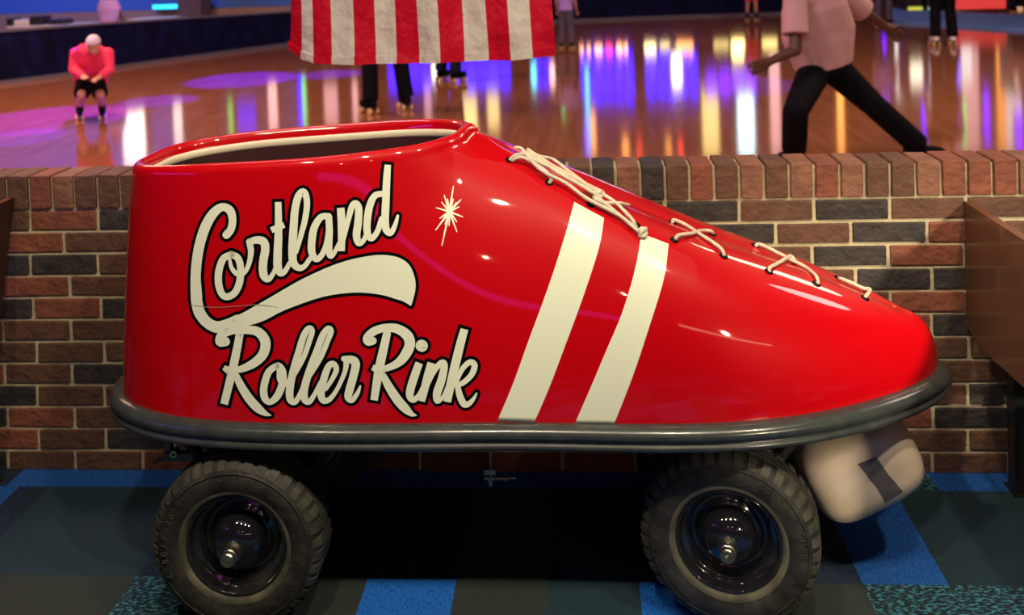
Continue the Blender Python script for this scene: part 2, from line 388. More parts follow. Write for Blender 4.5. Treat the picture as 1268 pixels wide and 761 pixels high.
# sole: moulded rubber bumper following the outline
out = [(r[0], r[1]) for r in S]; L_ = [Vector((a, CYc-b, 0)) for a, b in out]+[Vector((a, CYc+b, 0)) for a, b in out[::-1][1:-1]]
nl = len(L_); V = []; Fc = []
sp = [(-.03, ZS+.002), (.0, ZS+.004), (.010, ZS+.003), (.020, ZS-.001), (.027, ZS-.008), (.029, ZS-.016), (.027, ZS-.023), (.022, ZS-.027), (.023, ZS-.030), (.028, ZS-.033), (.030, ZS-.038), (.027, ZS-.044), (.018, ZS-.048), (0, ZS-.050), (-.05, ZS-.050)]
nrm = []
for i in range(nl):
    a, b = L_[(i-2) % nl], L_[(i+2) % nl]; t = (b-a).normalized(); nn = Vector((t.y, -t.x, 0))
    if nn.dot(L_[i]-Vector((-.15, CYc, 0))) < 0: nn = -nn
    nrm.append(nn)
for i in range(nl):
    for o_, z in sp: V.append(L_[i]+nrm[i]*o_+Vector((0, 0, z)))
P_ = len(sp)
for i in range(nl):
    j = (i+1) % nl
    for v in range(P_-1): Fc.append((i*P_+v, j*P_+v, j*P_+v+1, i*P_+v+1))
Fc.append(tuple(i*P_+P_-1 for i in range(nl)))
o = add('sole', V, Fc, RUBBER, skate)
bm = bmesh.new(); bm.from_mesh(o.data); bmesh.ops.remove_doubles(bm, verts=bm.verts, dist=.0003); bmesh.ops.recalc_face_normals(bm, faces=bm.faces); bm.to_mesh(o.data); bm.free()

# ---- painted stripes and lettering, laid on the boot's own surface
def ribbon(q, rows, lift, nc=4):
    """rows of (left px, right px) pairs -> strip on the boot"""
    b = len(q.V)
    for (ax, ay), (bx, by) in rows:
        for c in range(nc+1):
            f = c/nc; q.V.append(hit(ax+(bx-ax)*f, ay+(by-ay)*f, lift)[0])
    for i in range(len(rows)-1):
        for c in range(nc): q.F.append((b+i*(nc+1)+c, b+i*(nc+1)+c+1, b+(i+1)*(nc+1)+c+1, b+(i+1)*(nc+1)+c)); q.M.append(0)
def disc(q, c, r, lift, n=14):
    b = len(q.V); q.V.append(hit(c[0], c[1], lift)[0])
    for j in range(n): q.V.append(hit(c[0]+r*math.cos(2*PI*j/n), c[1]+r*math.sin(2*PI*j/n), lift)[0])
    for j in range(n): q.F.append((b, b+1+j, b+1+(j+1) % n)); q.M.append(0)
FLAT = {}
def stroke(q, pts, extra, lift, cap=True, seg=5, flat=''):
    s_ = spline(pts, seg); rows = []
    if extra and 's' in flat: d = s_[0]-s_[1]; s_ = np.vstack([s_[0]+d/np.hypot(d[0], d[1])*extra, s_])
    if extra and 'e' in flat: d = s_[-1]-s_[-2]; s_ = np.vstack([s_, s_[-1]+d/np.hypot(d[0], d[1])*extra])
    for i in range(len(s_)):
        a, b = s_[max(i-1, 0)], s_[min(i+1, len(s_)-1)]; t = np.array([b[0]-a[0], b[1]-a[1]]); t /= (np.hypot(*t)+1e-9)
        hw = max(s_[i][2], 0)/2+extra; nx, ny = -t[1]*hw, t[0]*hw
        rows.append(((s_[i][0]+nx, s_[i][1]+ny), (s_[i][0]-nx, s_[i][1]-ny)))
    ribbon(q, rows, lift, 2)
    if cap or extra:
        if 's' not in flat: disc(q, s_[0][:2], max(s_[0][2]/2, 0)+extra, lift)
        if 'e' not in flat: disc(q, s_[-1][:2], max(s_[-1][2]/2, 0)+extra, lift)
CR = {'A': (220, 190, 4.475), 'B': (380, 190, 4.477), 'C': (220, 340, 4.005), 'D': (400, 340, 4.005), 'O': (220, 190, 2.2375)}
def cv(c, P):
    x0, y0, s_ = CR[c]; return [(x0+p[0]/s_, y0+p[1]/s_, p[2]/s_) if len(p) > 2 else (x0+p[0]/s_, y0+p[1]/s_) for p in P]
word1 = [
 cv('A', [(272, 450, 46), (296, 420, 44), (306, 370, 44), (292, 315, 48), (248, 296, 46), (200, 330, 54), (160, 395, 58), (130, 480, 58), (110, 580, 58), (102, 680, 58)])+cv('C', [(94, 90, 58), (98, 140, 58), (112, 190, 58), (148, 235, 56), (195, 258, 60), (250, 250, 66), (300, 228, 66)]),
 cv('A', [(300, 557, 38), (255, 582, 40), (230, 650, 42), (229, 720, 42), (246, 775, 40), (276, 792, 40), (318, 770, 40), (345, 710, 42), (350, 630, 40), (335, 578, 40), (300, 557, 38)]),
 cv('A', [(290, 585, 18), (300, 630, 24), (325, 662, 28), (352, 668, 28), (378, 650, 26), (398, 605, 28), (408, 545, 34), (402, 500, 38)]),
 cv('A', [(398, 488, 36), (440, 478, 44), (478, 488, 48), (487, 530, 48), (477, 590, 48), (474, 640, 48), (482, 680, 46), (505, 695, 34), (530, 665, 26), (545, 630, 24)]),
 cv('A', [(558, 268, 38), (560, 350, 40), (560, 450, 45), (556, 550, 48), (556, 625, 48), (572, 662, 38), (598, 648, 30), (622, 605, 26)]),
 cv('A', [(520, 424, 34), (557, 408, 36), (592, 394, 34)]),
 cv('A', [(660, 545, 22), (685, 450, 30), (708, 360, 34), (718, 270, 36), (702, 212, 38), (672, 232, 42), (652, 310, 44), (644, 410, 46), (638, 520, 48), (642, 600, 46), (672, 632, 38), (705, 622, 30), (735, 580, 28)]),
 cv('A', [(838, 345, 34), (795, 352, 38), (758, 410, 42), (744, 490, 44), (746, 550, 42), (770, 584, 36), (800, 560, 32), (826, 500, 32), (840, 420, 34)]),
 cv('B', [(122, 350, 40), (126, 430, 40), (122, 520, 42), (132, 568, 32), (155, 545, 26), (182, 490, 22)]),
 cv('B', [(188, 300, 44), (193, 370, 46), (194, 450, 44), (193, 540, 38)]),
 cv('B', [(205, 480, 20), (225, 390, 28), (248, 300, 36), (270, 275, 36), (288, 305, 42), (284, 390, 44), (276, 450, 44), (288, 495, 38), (315, 480, 28), (336, 430, 24)]),
 cv('B', [(418, 222, 34), (375, 235, 38), (346, 300, 42), (334, 390, 42), (338, 445, 40), (360, 470, 34), (392, 430, 32), (415, 360, 30)]),
 cv('B', [(448, 62, 36), (442, 150, 42), (438, 260, 44), (434, 360, 44), (440, 420, 42), (464, 440, 34), (488, 400, 26), (504, 345, 16)])]
word2 = [
 cv('C', [(238, 330, 48), (210, 332, 44), (220, 298, 44), (270, 275, 42), (340, 272, 42), (400, 282, 48), (436, 330, 52), (426, 390, 50), (382, 435, 46), (320, 465, 36), (280, 470, 30)]),
 cv('C', [(310, 290, 40), (295, 370, 42), (272, 480, 44), (252, 560, 42), (232, 640, 40)]),
 cv('C', [(230, 458, 26), (262, 478, 40)]),
 cv('C', [(292, 500, 34), (322, 560, 42), (362, 620, 46), (402, 662, 44), (440, 688, 24), (462, 694, 8)]),
 cv('C', [(490, 450, 32), (452, 482, 36), (430, 550, 38), (432, 605, 38), (458, 630, 30), (495, 600, 38), (520, 540, 38), (524, 480, 34), (505, 450, 32), (490, 450, 32)]),
 cv('C', [(500, 470, 16), (505, 520, 20), (535, 545, 22), (562, 505, 20)]),
 cv('C', [(572, 510, 22), (625, 410, 26), (655, 325, 28), (668, 278, 28), (652, 264, 30), (627, 300, 34), (602, 380, 36), (576, 470, 38), (558, 560, 40), (560, 615, 38), (584, 628, 30), (608, 590, 24), (636, 520, 22)]),
 cv('C', [(650, 510, 22), (710, 410, 26), (745, 325, 28), (762, 280, 28), (748, 265, 30), (720, 300, 34), (690, 380, 36), (656, 470, 38), (630, 560, 40), (630, 612, 38), (652, 628, 30), (678, 595, 24), (710, 530, 20)]),
 cv('C', [(735, 565, 22), (765, 520, 24), (788, 470, 28), (774, 440, 30), (748, 455, 34), (722, 530, 38), (712, 590, 38), (726, 622, 34), (758, 612, 26), (795, 560, 22), (830, 480, 24), (838, 430, 30)]),
 cv('D', [(105, 415, 30), (145, 420, 42), (163, 440, 44), (152, 500, 42), (132, 570, 42), (126, 605, 38), (145, 620, 28), (172, 585, 22), (186, 550, 10)]),
 cv('D', [(248, 326, 40), (225, 330, 42), (220, 310, 42), (255, 278, 42), (310, 262, 42), (370, 267, 48), (420, 302, 54), (430, 350, 54), (400, 408, 50), (360, 443, 40), (300, 468, 30)]),
 cv('D', [(318, 290, 40), (300, 370, 44), (280, 460, 46), (265, 550, 42), (254, 620, 38)]),
 cv('D', [(246, 456, 30), (280, 474, 40)]),
 cv('D', [(300, 500, 34), (332, 560, 44), (372, 620, 48), (410, 662, 44), (440, 688, 26), (462, 694, 8)]),
 cv('D', [(489, 350, 62), (491, 351, 62)]),
 cv('D', [(478, 435, 40), (458, 490, 42), (436, 560, 42), (432, 600, 38), (452, 618, 30), (478, 590, 22), (500, 545, 20)]),
 cv('D', [(538, 435, 40), (520, 500, 42), (503, 570, 40), (490, 625, 34)]),
 cv('D', [(508, 570, 20), (548, 480, 28), (588, 435, 32), (602, 450, 36), (588, 520, 42), (566, 585, 42), (568, 625, 28), (598, 600, 20), (620, 550, 20)]),
 cv('D', [(702, 268, 40), (682, 340, 44), (655, 450, 46), (632, 550, 44), (617, 628, 38)]),
 cv('D', [(655, 545, 20), (690, 468, 26), (728, 432, 30), (752, 447, 32), (738, 492, 30), (700, 530, 28), (668, 545, 26)]),
 cv('D', [(668, 550, 28), (680, 600, 34), (702, 640, 34), (730, 632, 26), (752, 605, 16), (762, 585, 8)])]
top_ = cv('O', [(130, 461), (180, 441), (260, 396), (350, 345), (450, 302), (540, 282), (600, 284), (638, 304), (656, 340), (659, 375), (648, 420)])
bot_ = cv('O', [(130, 496), (190, 478), (240, 462), (300, 432), (400, 397), (480, 385), (530, 386), (570, 392), (600, 401), (625, 409), (646, 421)])
T_, B_ = spline(top_, 5), spline(bot_, 5)
LO, HI = .0006, .0016
def letters(strokes, swoosh, label, flats):
    q = MB(); e = 4.0
    strokes = [[(a, b, c*.96) for a, b, c in s_] for s_ in strokes]
    for i_, s_ in enumerate(strokes): stroke(q, s_, e, LO, flat=flats.get(i_, ''))
    if swoosh:
        rows = []
        for a, b in zip(T_, B_):
            d = np.array(b)-np.array(a); L = np.hypot(*d)
            rows.append((tuple(a-np.array([0, 1])*e), tuple(b+np.array([0, 1])*e)))
        ribbon(q, rows, LO, 5); stroke(q, [(*a, 0) for a in T_[::5]], e, LO); stroke(q, [(*a, 0) for a in B_[::5]], e, LO)
    base = q.build('lettering_outline', BLACKP, None)
    q = MB()
    for i_, s_ in enumerate(strokes): stroke(q, s_, 0, HI+i_*.00006, cap=True, flat=flats.get(i_, ''))
    if swoosh: ribbon(q, [(tuple(a), tuple(b)) for a, b in zip(T_, B_)], HI, 5)
    top = q.build('lettering', CREAM, skate, smooth=True); top['label'] = label
    base.parent = top; o0 = origin(top)
    for v in base.data.vertices: v.co -= o0
    base['label'] = 'black outline of the lettering'
letters(word1, True, 'cream script word Cortland with a swoosh under it', {4: 's', 5: 'se', 9: 'se', 12: 's'})
letters(word2, False, 'cream script words Roller Rink', {1: 'e', 11: 'e', 15: 's', 16: 'se', 18: 'se', 2: 's', 12: 's'})
def stripe(Lf, Rt):
    a, b = spline(Lf, 8), spline(Rt, 8); q = MB(); ribbon(q, [(tuple(i), tuple(j)) for i, j in zip(a, b)], .0008, 6)
    o = q.build('stripe', CREAM, skate, smooth=True); o['label'] = 'white painted stripe'
stripe([(711, 250), (700, 290), (680, 352), (655, 420), (634, 478), (613, 527)], [(748, 270), (742, 305), (724, 362), (699, 430), (680, 480), (659, 528.5)])
stripe([(794, 289), (787, 330), (771, 385), (748, 440), (729, 485), (709, 530)], [(828, 302), (822, 345), (806, 398), (789, 450), (775, 488), (758, 530)])
q = MB(); cx, cy_ = cv('B', [(790, 322)])[0]
for ex, ey in ((812, 180), (748, 510), (760, 230), (855, 255), (865, 352), (715, 300), (713, 425), (832, 435), (735, 360), (845, 295), (832, 380), (745, 268), (788, 402), (812, 252), (778, 250), (765, 395), (830, 270)):
    px, py = cv('B', [(ex, ey)])[0]; stroke(q, [(cx, cy_, 3.0), ((cx+px)/2, (cy_+py)/2, 2.2), (px, py, 1.2)], 0, HI, cap=False)
disc(q, (cx, cy_), 3.2, HI+.0002)
q.build('starburst', CREAM, skate)
q = MB(); stroke(q, [(236, 377, .5), (262, 380, .9), (290, 379, .8), (318, 377, 1.0), (345, 380, .3)], 0, HI+.0004, cap=False)
o = q.build('scratch', mat('scuff', (.3, .2, .15), .7), skate)

# ---- eyelets and laces
near_e = [(631, 198), (680, 226), (731, 253), (788, 279), (835, 297), (896, 317), (952, 336), (1011, 351), (1071, 369)]
far_e = [(833, 275), (882, 290), (935, 304), (988, 317), (1043, 333)]
for e_ in near_e+far_e:
    c, nn = hit(*e_, .0); M_ = Matrix.Translation(c)@nn.to_track_quat('Y', 'Z').to_matrix().to_4x4()
    q = MB(); q.lathe([(.0001, .0012), (.0045, .0012), (.0065, .004), (.009, .003), (.0105, 0)], M_, 20); q.build('eyelet', BLACKP, skate, True)
def lace(P, r=.0044, name='lace', lf=1.0):
    pts = []
    for x, y, l in P:      # lift each point clear of the boot
        loc, nn = hit(x, y); d = (loc-CAMP).normalized(); l = max(l*lf, .001)
        pts.append(loc-d*min(l/max(abs(nn.dot(d)), .3), .045)*.8+nn*l*.2)
    s_ = spline([tuple(p) for p in pts], 8)
    q = MB(); q.tube([Vector(p) for p in s_], r, 10); return q.build(name, CORD, skate, True)
lace([(836, 297, 0), (840, 292, .016), (856, 290, .018), (868, 286.5, .022), (880, 287, .016), (883, 290, .0)], lf=.55)
lace([(832, 276, 0), (835, 273, .016), (850, 280, .019), (865, 290, .016), (880, 299, .013), (893, 309, .012), (897, 317, .0)], lf=.55)
lace([(953, 337, 0), (953, 332, .012), (966, 325, .015), (978, 318, .022), (987, 316.5, .014), (989, 319, .0)], lf=.55)
lace([(935, 305, 0), (940, 303, .016), (955, 310, .020), (975, 320, .016), (995, 330, .013), (1010, 342, .012), (1013, 352, .0)], lf=.55)
lace([(1043, 334, 0), (1050, 332, .016), (1063, 337, .018), (1074, 348, .018), (1077, 359, .014), (1071, 368, .0)], lf=.55)
# long laces tied in a bundle at the throat
lace([(631, 198, .0), (640, 193, .016), (655, 194, .018), (668, 197, .016), (682, 205, .014), (710, 222, .014), (735, 242, .014), (765, 266, .012), (785, 283, .012), (793, 289, .012)])
lace([(633, 199, .004), (645, 196, .014), (660, 203, .012), (675, 213, .012), (682, 222, .011), (680, 227, .0)])
lace([(638, 181, .01), (646, 184, .030), (656, 200, .024), (672, 214, .018), (700, 228, .016), (725, 246, .014), (765, 267, .012), (780, 278, .012), (788, 281, .0)])
lace([(655, 186, .012), (658, 182, .034), (672, 186, .034), (684, 200, .026), (705, 215, .022), (728, 232, .022), (745, 239, .020), (744, 241, .016)])
lace([(650, 192, .02), (662, 198, .030), (690, 216, .026), (720, 232, .022), (745, 240, .018), (735, 246, .014)])
lace([(645, 190, .018), (660, 200, .026), (685, 212, .028), (712, 228, .024), (738, 243, .020)])
lace([(652, 187, .026), (670, 200, .032), (695, 214, .030), (722, 229, .026), (742, 238, .020)])
lace([(735, 247, .014), (748, 252, .014), (765, 253, .018), (778, 255, .010)])
lace([(742, 240, .018), (758, 250, .018), (772, 262, .014), (783, 274, .012), (787, 280, .0)])
for c_, r_ in (((738, 246), .008), ((794, 291), .008)):
    c, nn = hit(*c_, .010); q = MB()
    for a in range(3):
        pts = [c+Vector((math.cos(t)*r_, math.sin(t*1+a)*r_*.7, math.sin(t+a*2.1)*r_)) for t in np.linspace(0, 2*PI, 14)]; q.tube(pts, .0042, 8)
    q.build('lace_knot', CORD, skate, True)

# ---- undercarriage
q = MB(); q.box((-.98, CYc-.14, ZS-.075), (.62, CYc+.14, ZS-.051), 0, None, .004); q.build('chassis_plate', CHAS, skate)
def font_mesh(ch, size):
    cu = bpy.data.curves.new('glyph', 'FONT'); cu.body = ch; cu.size = size; cu.extrude = .0007; cu.align_x = 'CENTER'
    ob = bpy.data.objects.new('glyph', cu); COL.objects.link(ob)
    dg = bpy.context.evaluated_depsgraph_get(); me = bpy.data.meshes.new_from_object(ob.evaluated_get(dg))
    V = [v.co.copy() for v in me.vertices]; Fc = [tuple(p.vertices) for p in me.polygons]
    bpy.data.objects.remove(ob); bpy.data.curves.remove(cu); bpy.data.meshes.remove(me); return V, Fc
WR, WW = .1905, .118
half = [(.108, .026), (.1115, .012), (.114, .004), (.122, -.001), (.1255, .000), (.130, -.003), (.150, -.006), (.164, -.002), (.175, .004), (.1825, .012), (.187, .022), (.1885, .034), (.189, .046)]
kk = [1, 1, 1, 1, 0, 0, 0, 0, 0, 0, 0, 0]
def wheel(cx, cyf, cz, yaw, texts, flip=False, rot=0):
    M_ = Matrix.Translation((cx, cyf, cz))@Matrix.Rotation(yaw, 4, 'Z')
    if flip: M_ = M_@Matrix.Rotation(PI, 4, 'Z')
    prof = half+[(.189, WW/2)]+[(r, WW-y) for r, y in half[::-1]]
    ks = kk+[0, 0]+kk[::-1]
    rim = MB()
    rim.lathe([(.108, .026), (.1115, .010), (.1095, .006), (.106, .008), (.1045, .024), (.099, .030), (.093, .031), (.0885, .036), (.0875, .052), (.080, .056), (.072, .057), (.066, .048), (.058, .046)], M_, 72)
    rim.lathe([(.058, .046), (.058, WW-.04), (.108, WW-.026)], M_, 72)
    ro = rim.build('wheel', RIMM, skate, True)
    t = MB(); t.lathe(prof, M_, 96, 0, ks)
    for side in (0, 1):
        N = 38
        for i in range(N):
            a0 = 2*PI*(i+rot)/N
            def P(a, r, y):
                y = y if side == 0 else WW-y
                return M_@Vector((r*math.cos(a), y, r*math.sin(a)))
            wv = 2*PI/N*.30
            secs = [(.1720, .0005, .173, .006), (.1835, .0085, .181, .014), (.1900, .018, .186, .022), (.1915, .034, .187, .034)]
            V_ = []
            for (ro_, yo, ri, yi) in secs:
                for a in (a0-wv, a0+wv): V_.append(P(a, ro_, yo))
                for a in (a0-wv, a0+wv): V_.append(P(a, ri-.004, yi+.004))
            F_ = []
            for s_ in range(3):
                b, c_ = s_*4, s_*4+4
                F_ += [(b, b+1, c_+1, c_), (b+2, c_+2, c_+3, b+3), (b, c_, c_+2, b+2), (b+1, b+3, c_+3, c_+1)]
            F_ += [(0, 2, 3, 1), (12, 13, 15, 14)]
            if side: F_ = [f[::-1] for f in F_]
            t.addm(V_, F_, 2)
    for y in (.044, .054, .064, .074):
        t.lathe([(.189, y-.004), (.1915, y-.003), (.1915, y+.003), (.189, y+.004)], M_, 96, 0)
    t.lathe([(.1635, -.0015), (.1648, -.0045), (.166, -.001)], M_, 96, 0)
    to = t.build('tire', [TIRE, DUST, LUGM], ro, True)
    to.data.polygons.foreach_set('use_smooth', [k_ != 2 for k_ in t.M])
    h = MB(); h.lathe([(.060, .046), (.062, .036), (.059, .022), (.050, .008), (.038, -.001), (.024, -.006), (.001, -.007)], M_, 48); h.build('hub_cap', HUBM, ro, True)
    h = MB(); h.lathe([(.021, 0), (.021, -.012), (.018, -.020), (.0175, -.032), (.0155, -.034), (.0155, -.043), (.0135, -.046), (.006, -.046), (.0058, -.038), (.0001, -.038)], M_, 6 if False else 24)
    h.build('axle_nut', STEEL, ro, False)
    for s_, ac, rad, size in texts:
        h = MB()
        step = size*.78/rad
        for i, ch in enumerate(s_):
            if ch == ' ': continue
            V_, F_ = font_mesh(ch, size); a = ac-(i-(len(s_)-1)/2)*step
            er = Vector((math.cos(a), 0, math.sin(a))); et = Vector((math.sin(a), 0, -math.cos(a)))
            h.addm([M_@(er*(rad+v.y)+et*v.x+Vector((0, -.0058-v.z, 0))) for v in V_], F_)
        h.build('raised_lettering', LUGM, ro)
    return ro
wl = atY(290, 677, 2.022); wr = atY(902, 673, 2.05)
wheel(wl.x, 2.022, WR+.001, 0, [('4.80-8', PI/2-.05, .150, .017), ('4.80/4.00-8', PI-.15, .148, .021)], rot=.3)
wheel(wr.x, 2.052, WR+.001, math.radians(-11), [('4.00-8', PI/2-.55, .149, .017), ('CHAR', .12, .149, .019)], rot=.7)
wheel(wl.x, 2.622, WR+.001, 0, [], True)
wheel(wr.x+.1, 2.600, WR+.001, math.radians(-11), [], True)
for x, dx in ((wl.x, 0), (wr.x, .1)):
    q = MB(); q.tube([(x+.01, 2.10, WR), (x+dx, 2.60, WR)], .022, 16); q.box((x-.04+dx/2, CYc-.05, WR-.03), (x+.04+dx/2, CYc+.05, ZS-.07)); q.build('axle', CHAS, skate)
    for yy in (2.20, 2.47):
        q = MB(); q.tube([(x-.20, yy, ZS-.085), (x-.1, yy, WR+.06), (x, yy, WR+.03), (x+.1, yy, WR+.06), (x+.2, yy, ZS-.085)], .012, 8); q.build('leaf_spring', CHAS, skate)
# latch bracket at the heel and bolt amidships
q = MB(); P = [atY(a, b, 2.20) for a, b in ((190, 573), (196, 569), (208, 569), (222, 567), (236, 568), (246, 573), (252, 576))]
q.tube(P, [.003, .004, .0045, .005, .006, .005, .002], 8); a = atY(205, 562, 2.2); b = atY(250, 566, 2.24); q.box((a.x, 2.19, a.z-.012), (b.x, 2.21, a.z+.006)); q.box((a.x, 2.2, a.z-.0), (a.x+.012, 2.22, ZS-.05))
q.build('latch_bracket', mat('dull_steel', (.16, .15, .15), .45, metal=.8), skate)
c = atY(216, 561, 2.18); q = MB(); q.lathe([(.0035, .002), (.0035, -.006), (.0085, -.006), (.0095, .004), (.0095, .012)], Matrix.Translation(c), 20); q.build('latch_nut', STEEL, skate)
a, b, c, d = atY(600, 591, 2.15), atY(608, 592, 2.15), atY(627, 592, 2.15), atY(639, 591.5, 2.15)
q = MB(); q.tube([b, c], .0040, 10); q.tube([c, d], .0022, 8); q.tube([a, b], .0055, 6); q.tube([c-Vector((.003, 0, 0)), c+Vector((.003, 0, 0))], .0055, 6)
q.box((b.x-.005, 2.145, b.z-.016), (b.x+.003, 2.155, b.z)); q.box((a.x, 2.142, b.z+.012), (a.x+.026, 2.15, b.z+.024)); q.tube([b, (b.x, 2.15, ZS-.055)], .0025, 6)
q.build('bolt', mat('brassy_steel', (.4, .36, .26), .35, metal=1), skate)

# toe stop
q = MB(); axis = Vector((.46, 0, -.888)); e1 = Vector((.888, 0, .46)); cb_ = atY(1101, 640, 2.19); cb_.y = 2.33
prof = [(.0001, .000), (.70, .000), (.86, -.006), (.95, -.020), (1.0, -.045), (1.01, -.08), (1.01, -.115), (.985, -.14), (.93, -.158), (.84, -.168), (.5, -.172), (.0001, -.172)]
V = []; Fc = []; n = 56
for r, z in prof:
    for j in range(n):
        a = 2*PI*j/n; ca, sa = math.cos(a), math.sin(a); ex_ = 2/3.8
        V.append(cb_+e1*(.136*r*math.copysign(abs(ca)**ex_, ca))+Vector((0, 1, 0))*(.135*r*math.copysign(abs(sa)**ex_, sa))+axis*z)
for i in range(len(prof)-1):
    for j in range(n): Fc.append((i*n+j, (i+1)*n+j, (i+1)*n+(j+1) % n, i*n+(j+1) % n))
q = MB(); c0 = cb_+axis*-.165; q.tube([c0, c0-axis*.06, Vector((.66, CYc, ZS-.10)), Vector((.50, CYc, ZS-.06))], [.075, .07, .06, .06], 20); q.build('toe_stop_mount', CHAS, skate, True)
o = add('toe_stop', V, Fc, STOPM, skate); o['label'] = 'cream rubber toe stop'
tbv = BVHTree.FromPolygons([tuple(v) for v in V], Fc)
for rows in ([((1062, 574), (1085, 565)), ((1083, 600), (1102, 590))], [((1083, 599), (1102, 589)), ((1097, 622), (1118, 608))]):
    t = MB(); bq = len(t.V); (l0, r0), (l1, r1) = rows; NN = 5
    for i in range(NN+1):
        for j in range(NN+1):
            f, g = i/NN, j/NN; x = (l0[0]*(1-f)+l1[0]*f)*(1-g)+(r0[0]*(1-f)+r1[0]*f)*g; y = (l0[1]*(1-f)+l1[1]*f)*(1-g)+(r0[1]*(1-f)+r1[1]*f)*g
            d = ray(x, y).normalized(); loc, nn, _, _ = tbv.ray_cast(CAMP, d)
            if loc is None: loc, nn, _, _ = tbv.find_nearest(CAMP+d*2.2/d.y)
            if nn.dot(d) > 0: nn = -nn
            t.V.append(loc+nn*.001)
    for i in range(NN):
        for j in range(NN): t.F.append((i*(NN+1)+j, i*(NN+1)+j+1, (i+1)*(NN+1)+j+1, (i+1)*(NN+1)+j)); t.M.append(0)
    oo = t.build('tape', TAPE, o); oo['label'] = 'grey tape patch'

# ------------------------------------------------------------------ benches
BENCH = mat('brown_laminate', (.15, .065, .032), .35, coat=.3, noise=(3, (.115, .05, .025), .4, .7, (1, 1, 1)))
BENCHE = mat('brown_edge_band', (.16, .06, .03), .4)
BLKM = mat('black_powder_coat', (.012, .012, .014), .4)
def bench(name, x, s, label, outline, legx, BENCH=BENCH):
    r = thing(name, label, 'bench', (x, 2.3, 0), 'brown benches against the brick wall')
    V = []; Fc = []; n = len(outline)
    for dx in (0, .022):
        for (y, z) in outline: V.append((x+s*dx, y, z))
    Fc.append(tuple(range(n))); Fc.append(tuple(range(n, 2*n))[::-1])
    mi = [0, 0]
    for i in range(n): Fc.append((i, (i+1) % n, n+(i+1) % n, n+i)); mi.append(1)
    o = add('end_panel', V, Fc, [BENCH, BENCHE], r, False, mi)
    bm = bmesh.new(); bm.from_mesh(o.data); bmesh.ops.recalc_face_normals(bm, faces=bm.faces); bm.to_mesh(o.data); bm.free()
    boxo('seat', (min(x+s*.022, x+s*1.2), 1.15, .43), (max(x+s*.022, x+s*1.2), 2.05, .47), BENCH, r, .008)
    boxo('backrest', (min(x+s*.022, x+s*1.2), 2.05, .47), (max(x+s*.022, x+s*1.2), 2.10, .80), BENCH, r, .008)
    for yy in (1.25, 2.60):
        q = MB(); q.box((legx-.021, yy-.022, .006), (legx+.021, yy+.022, .46), 0, None, .003); q.box((legx-.026, yy-.030, .0), (legx+.026, yy+.035, .006)); q.build('leg', BLKM, r)
    q = MB(); q.box((legx-.02, 1.25, .40), (legx+.02, 2.60, .43)); q.build('side_rail', BLKM, r)
pr = []
bx = 1.03
def plane(px, py, X):
    d = ray(px, py); return CAMP+d*(X/d.x)
pts = [plane(a, b, bx) for a, b in ((1158, 226), (1160, 245), (1166, 275), (1172, 310), (1178, 345), (1186, 375), (1196, 402), (1210, 425), (1235, 450), (1268, 480))]
print('bench', [(round(p.y, 2), round(p.z, 2)) for p in pts])
zt = pts[0].z; out = [(p.y, p.z) for p in pts]
out = out+[(1.35, out[-1][1]-.02), (1.28, out[-1][1]+.04), (1.26, zt-.1), (1.30, zt)]
bench('bench', bx, 1, 'brown laminate bench end with black metal leg, right of the skate', out, bx+.095)
bx2 = -1.645
pts = [plane(a, b, bx2) for a, b in ((18, 244), (16, 262), (12, 290), (9, 320), (6, 350), (2, 390))]
print('bench2', [(round(p.y, 2), round(p.z, 2)) for p in pts])
zt = pts[0].z; out = [(p.y, p.z) for p in pts]+[(2.2, .45), (1.35, .42), (1.28, .5), (1.26, zt-.1), (1.3, zt)]
bench('bench', bx2, -1, 'brown bench end, colour darkened for dim purple light, at the left edge, against the brick wall', out, bx2-.07, mat('purple_dimmed_laminate', (.03, .010, .009), .4))  # bench laminate darkened: dim purple light at this end put into the colour

# ------------------------------------------------------------------ flag hanging over the rink
FR = mat('flag_red_nylon', (.52, .004, .025), .55, bump=(7, 1., (1, 1, .8)), spec=.15)
FWH = mat('flag_white_nylon', (.62, .58, .55), .55, bump=(7, 1., (1, 1, .8)), spec=.15)
for m_ in (FR, FWH): [setattr(n_.inputs['Distance'], 'default_value', .05) for n_ in m_.node_tree.nodes if n_.type == 'BUMP']
FB = mat('flag_blue_nylon', (.01, .02, .15), .5)
FY = 3.15
bnd = [352, 369, 387, 410, 438.5, 463, 489, 517, 544, 573, 603, 631, 658.5, 687]
by_ = [62, 74, 78, 79, 79.5, 79, 78.5, 78, 77, 76, 75, 74, 71, 68.5]
q = MB(); xs = [atY(b, 70, FY).x for b in bnd]; zs = [atY(b, y, FY).z for b, y in zip(bnd, by_)]; zr = atY(352, 78, FY).z
flag = thing('flag', 'hanging striped flag with red and white vertical stripes, above the skate', 'flag', (sum(xs)/14, FY, zr))
q = MB(); NX, NZ = 6, 60; ztop = zs[6]+1.52; canton = 7
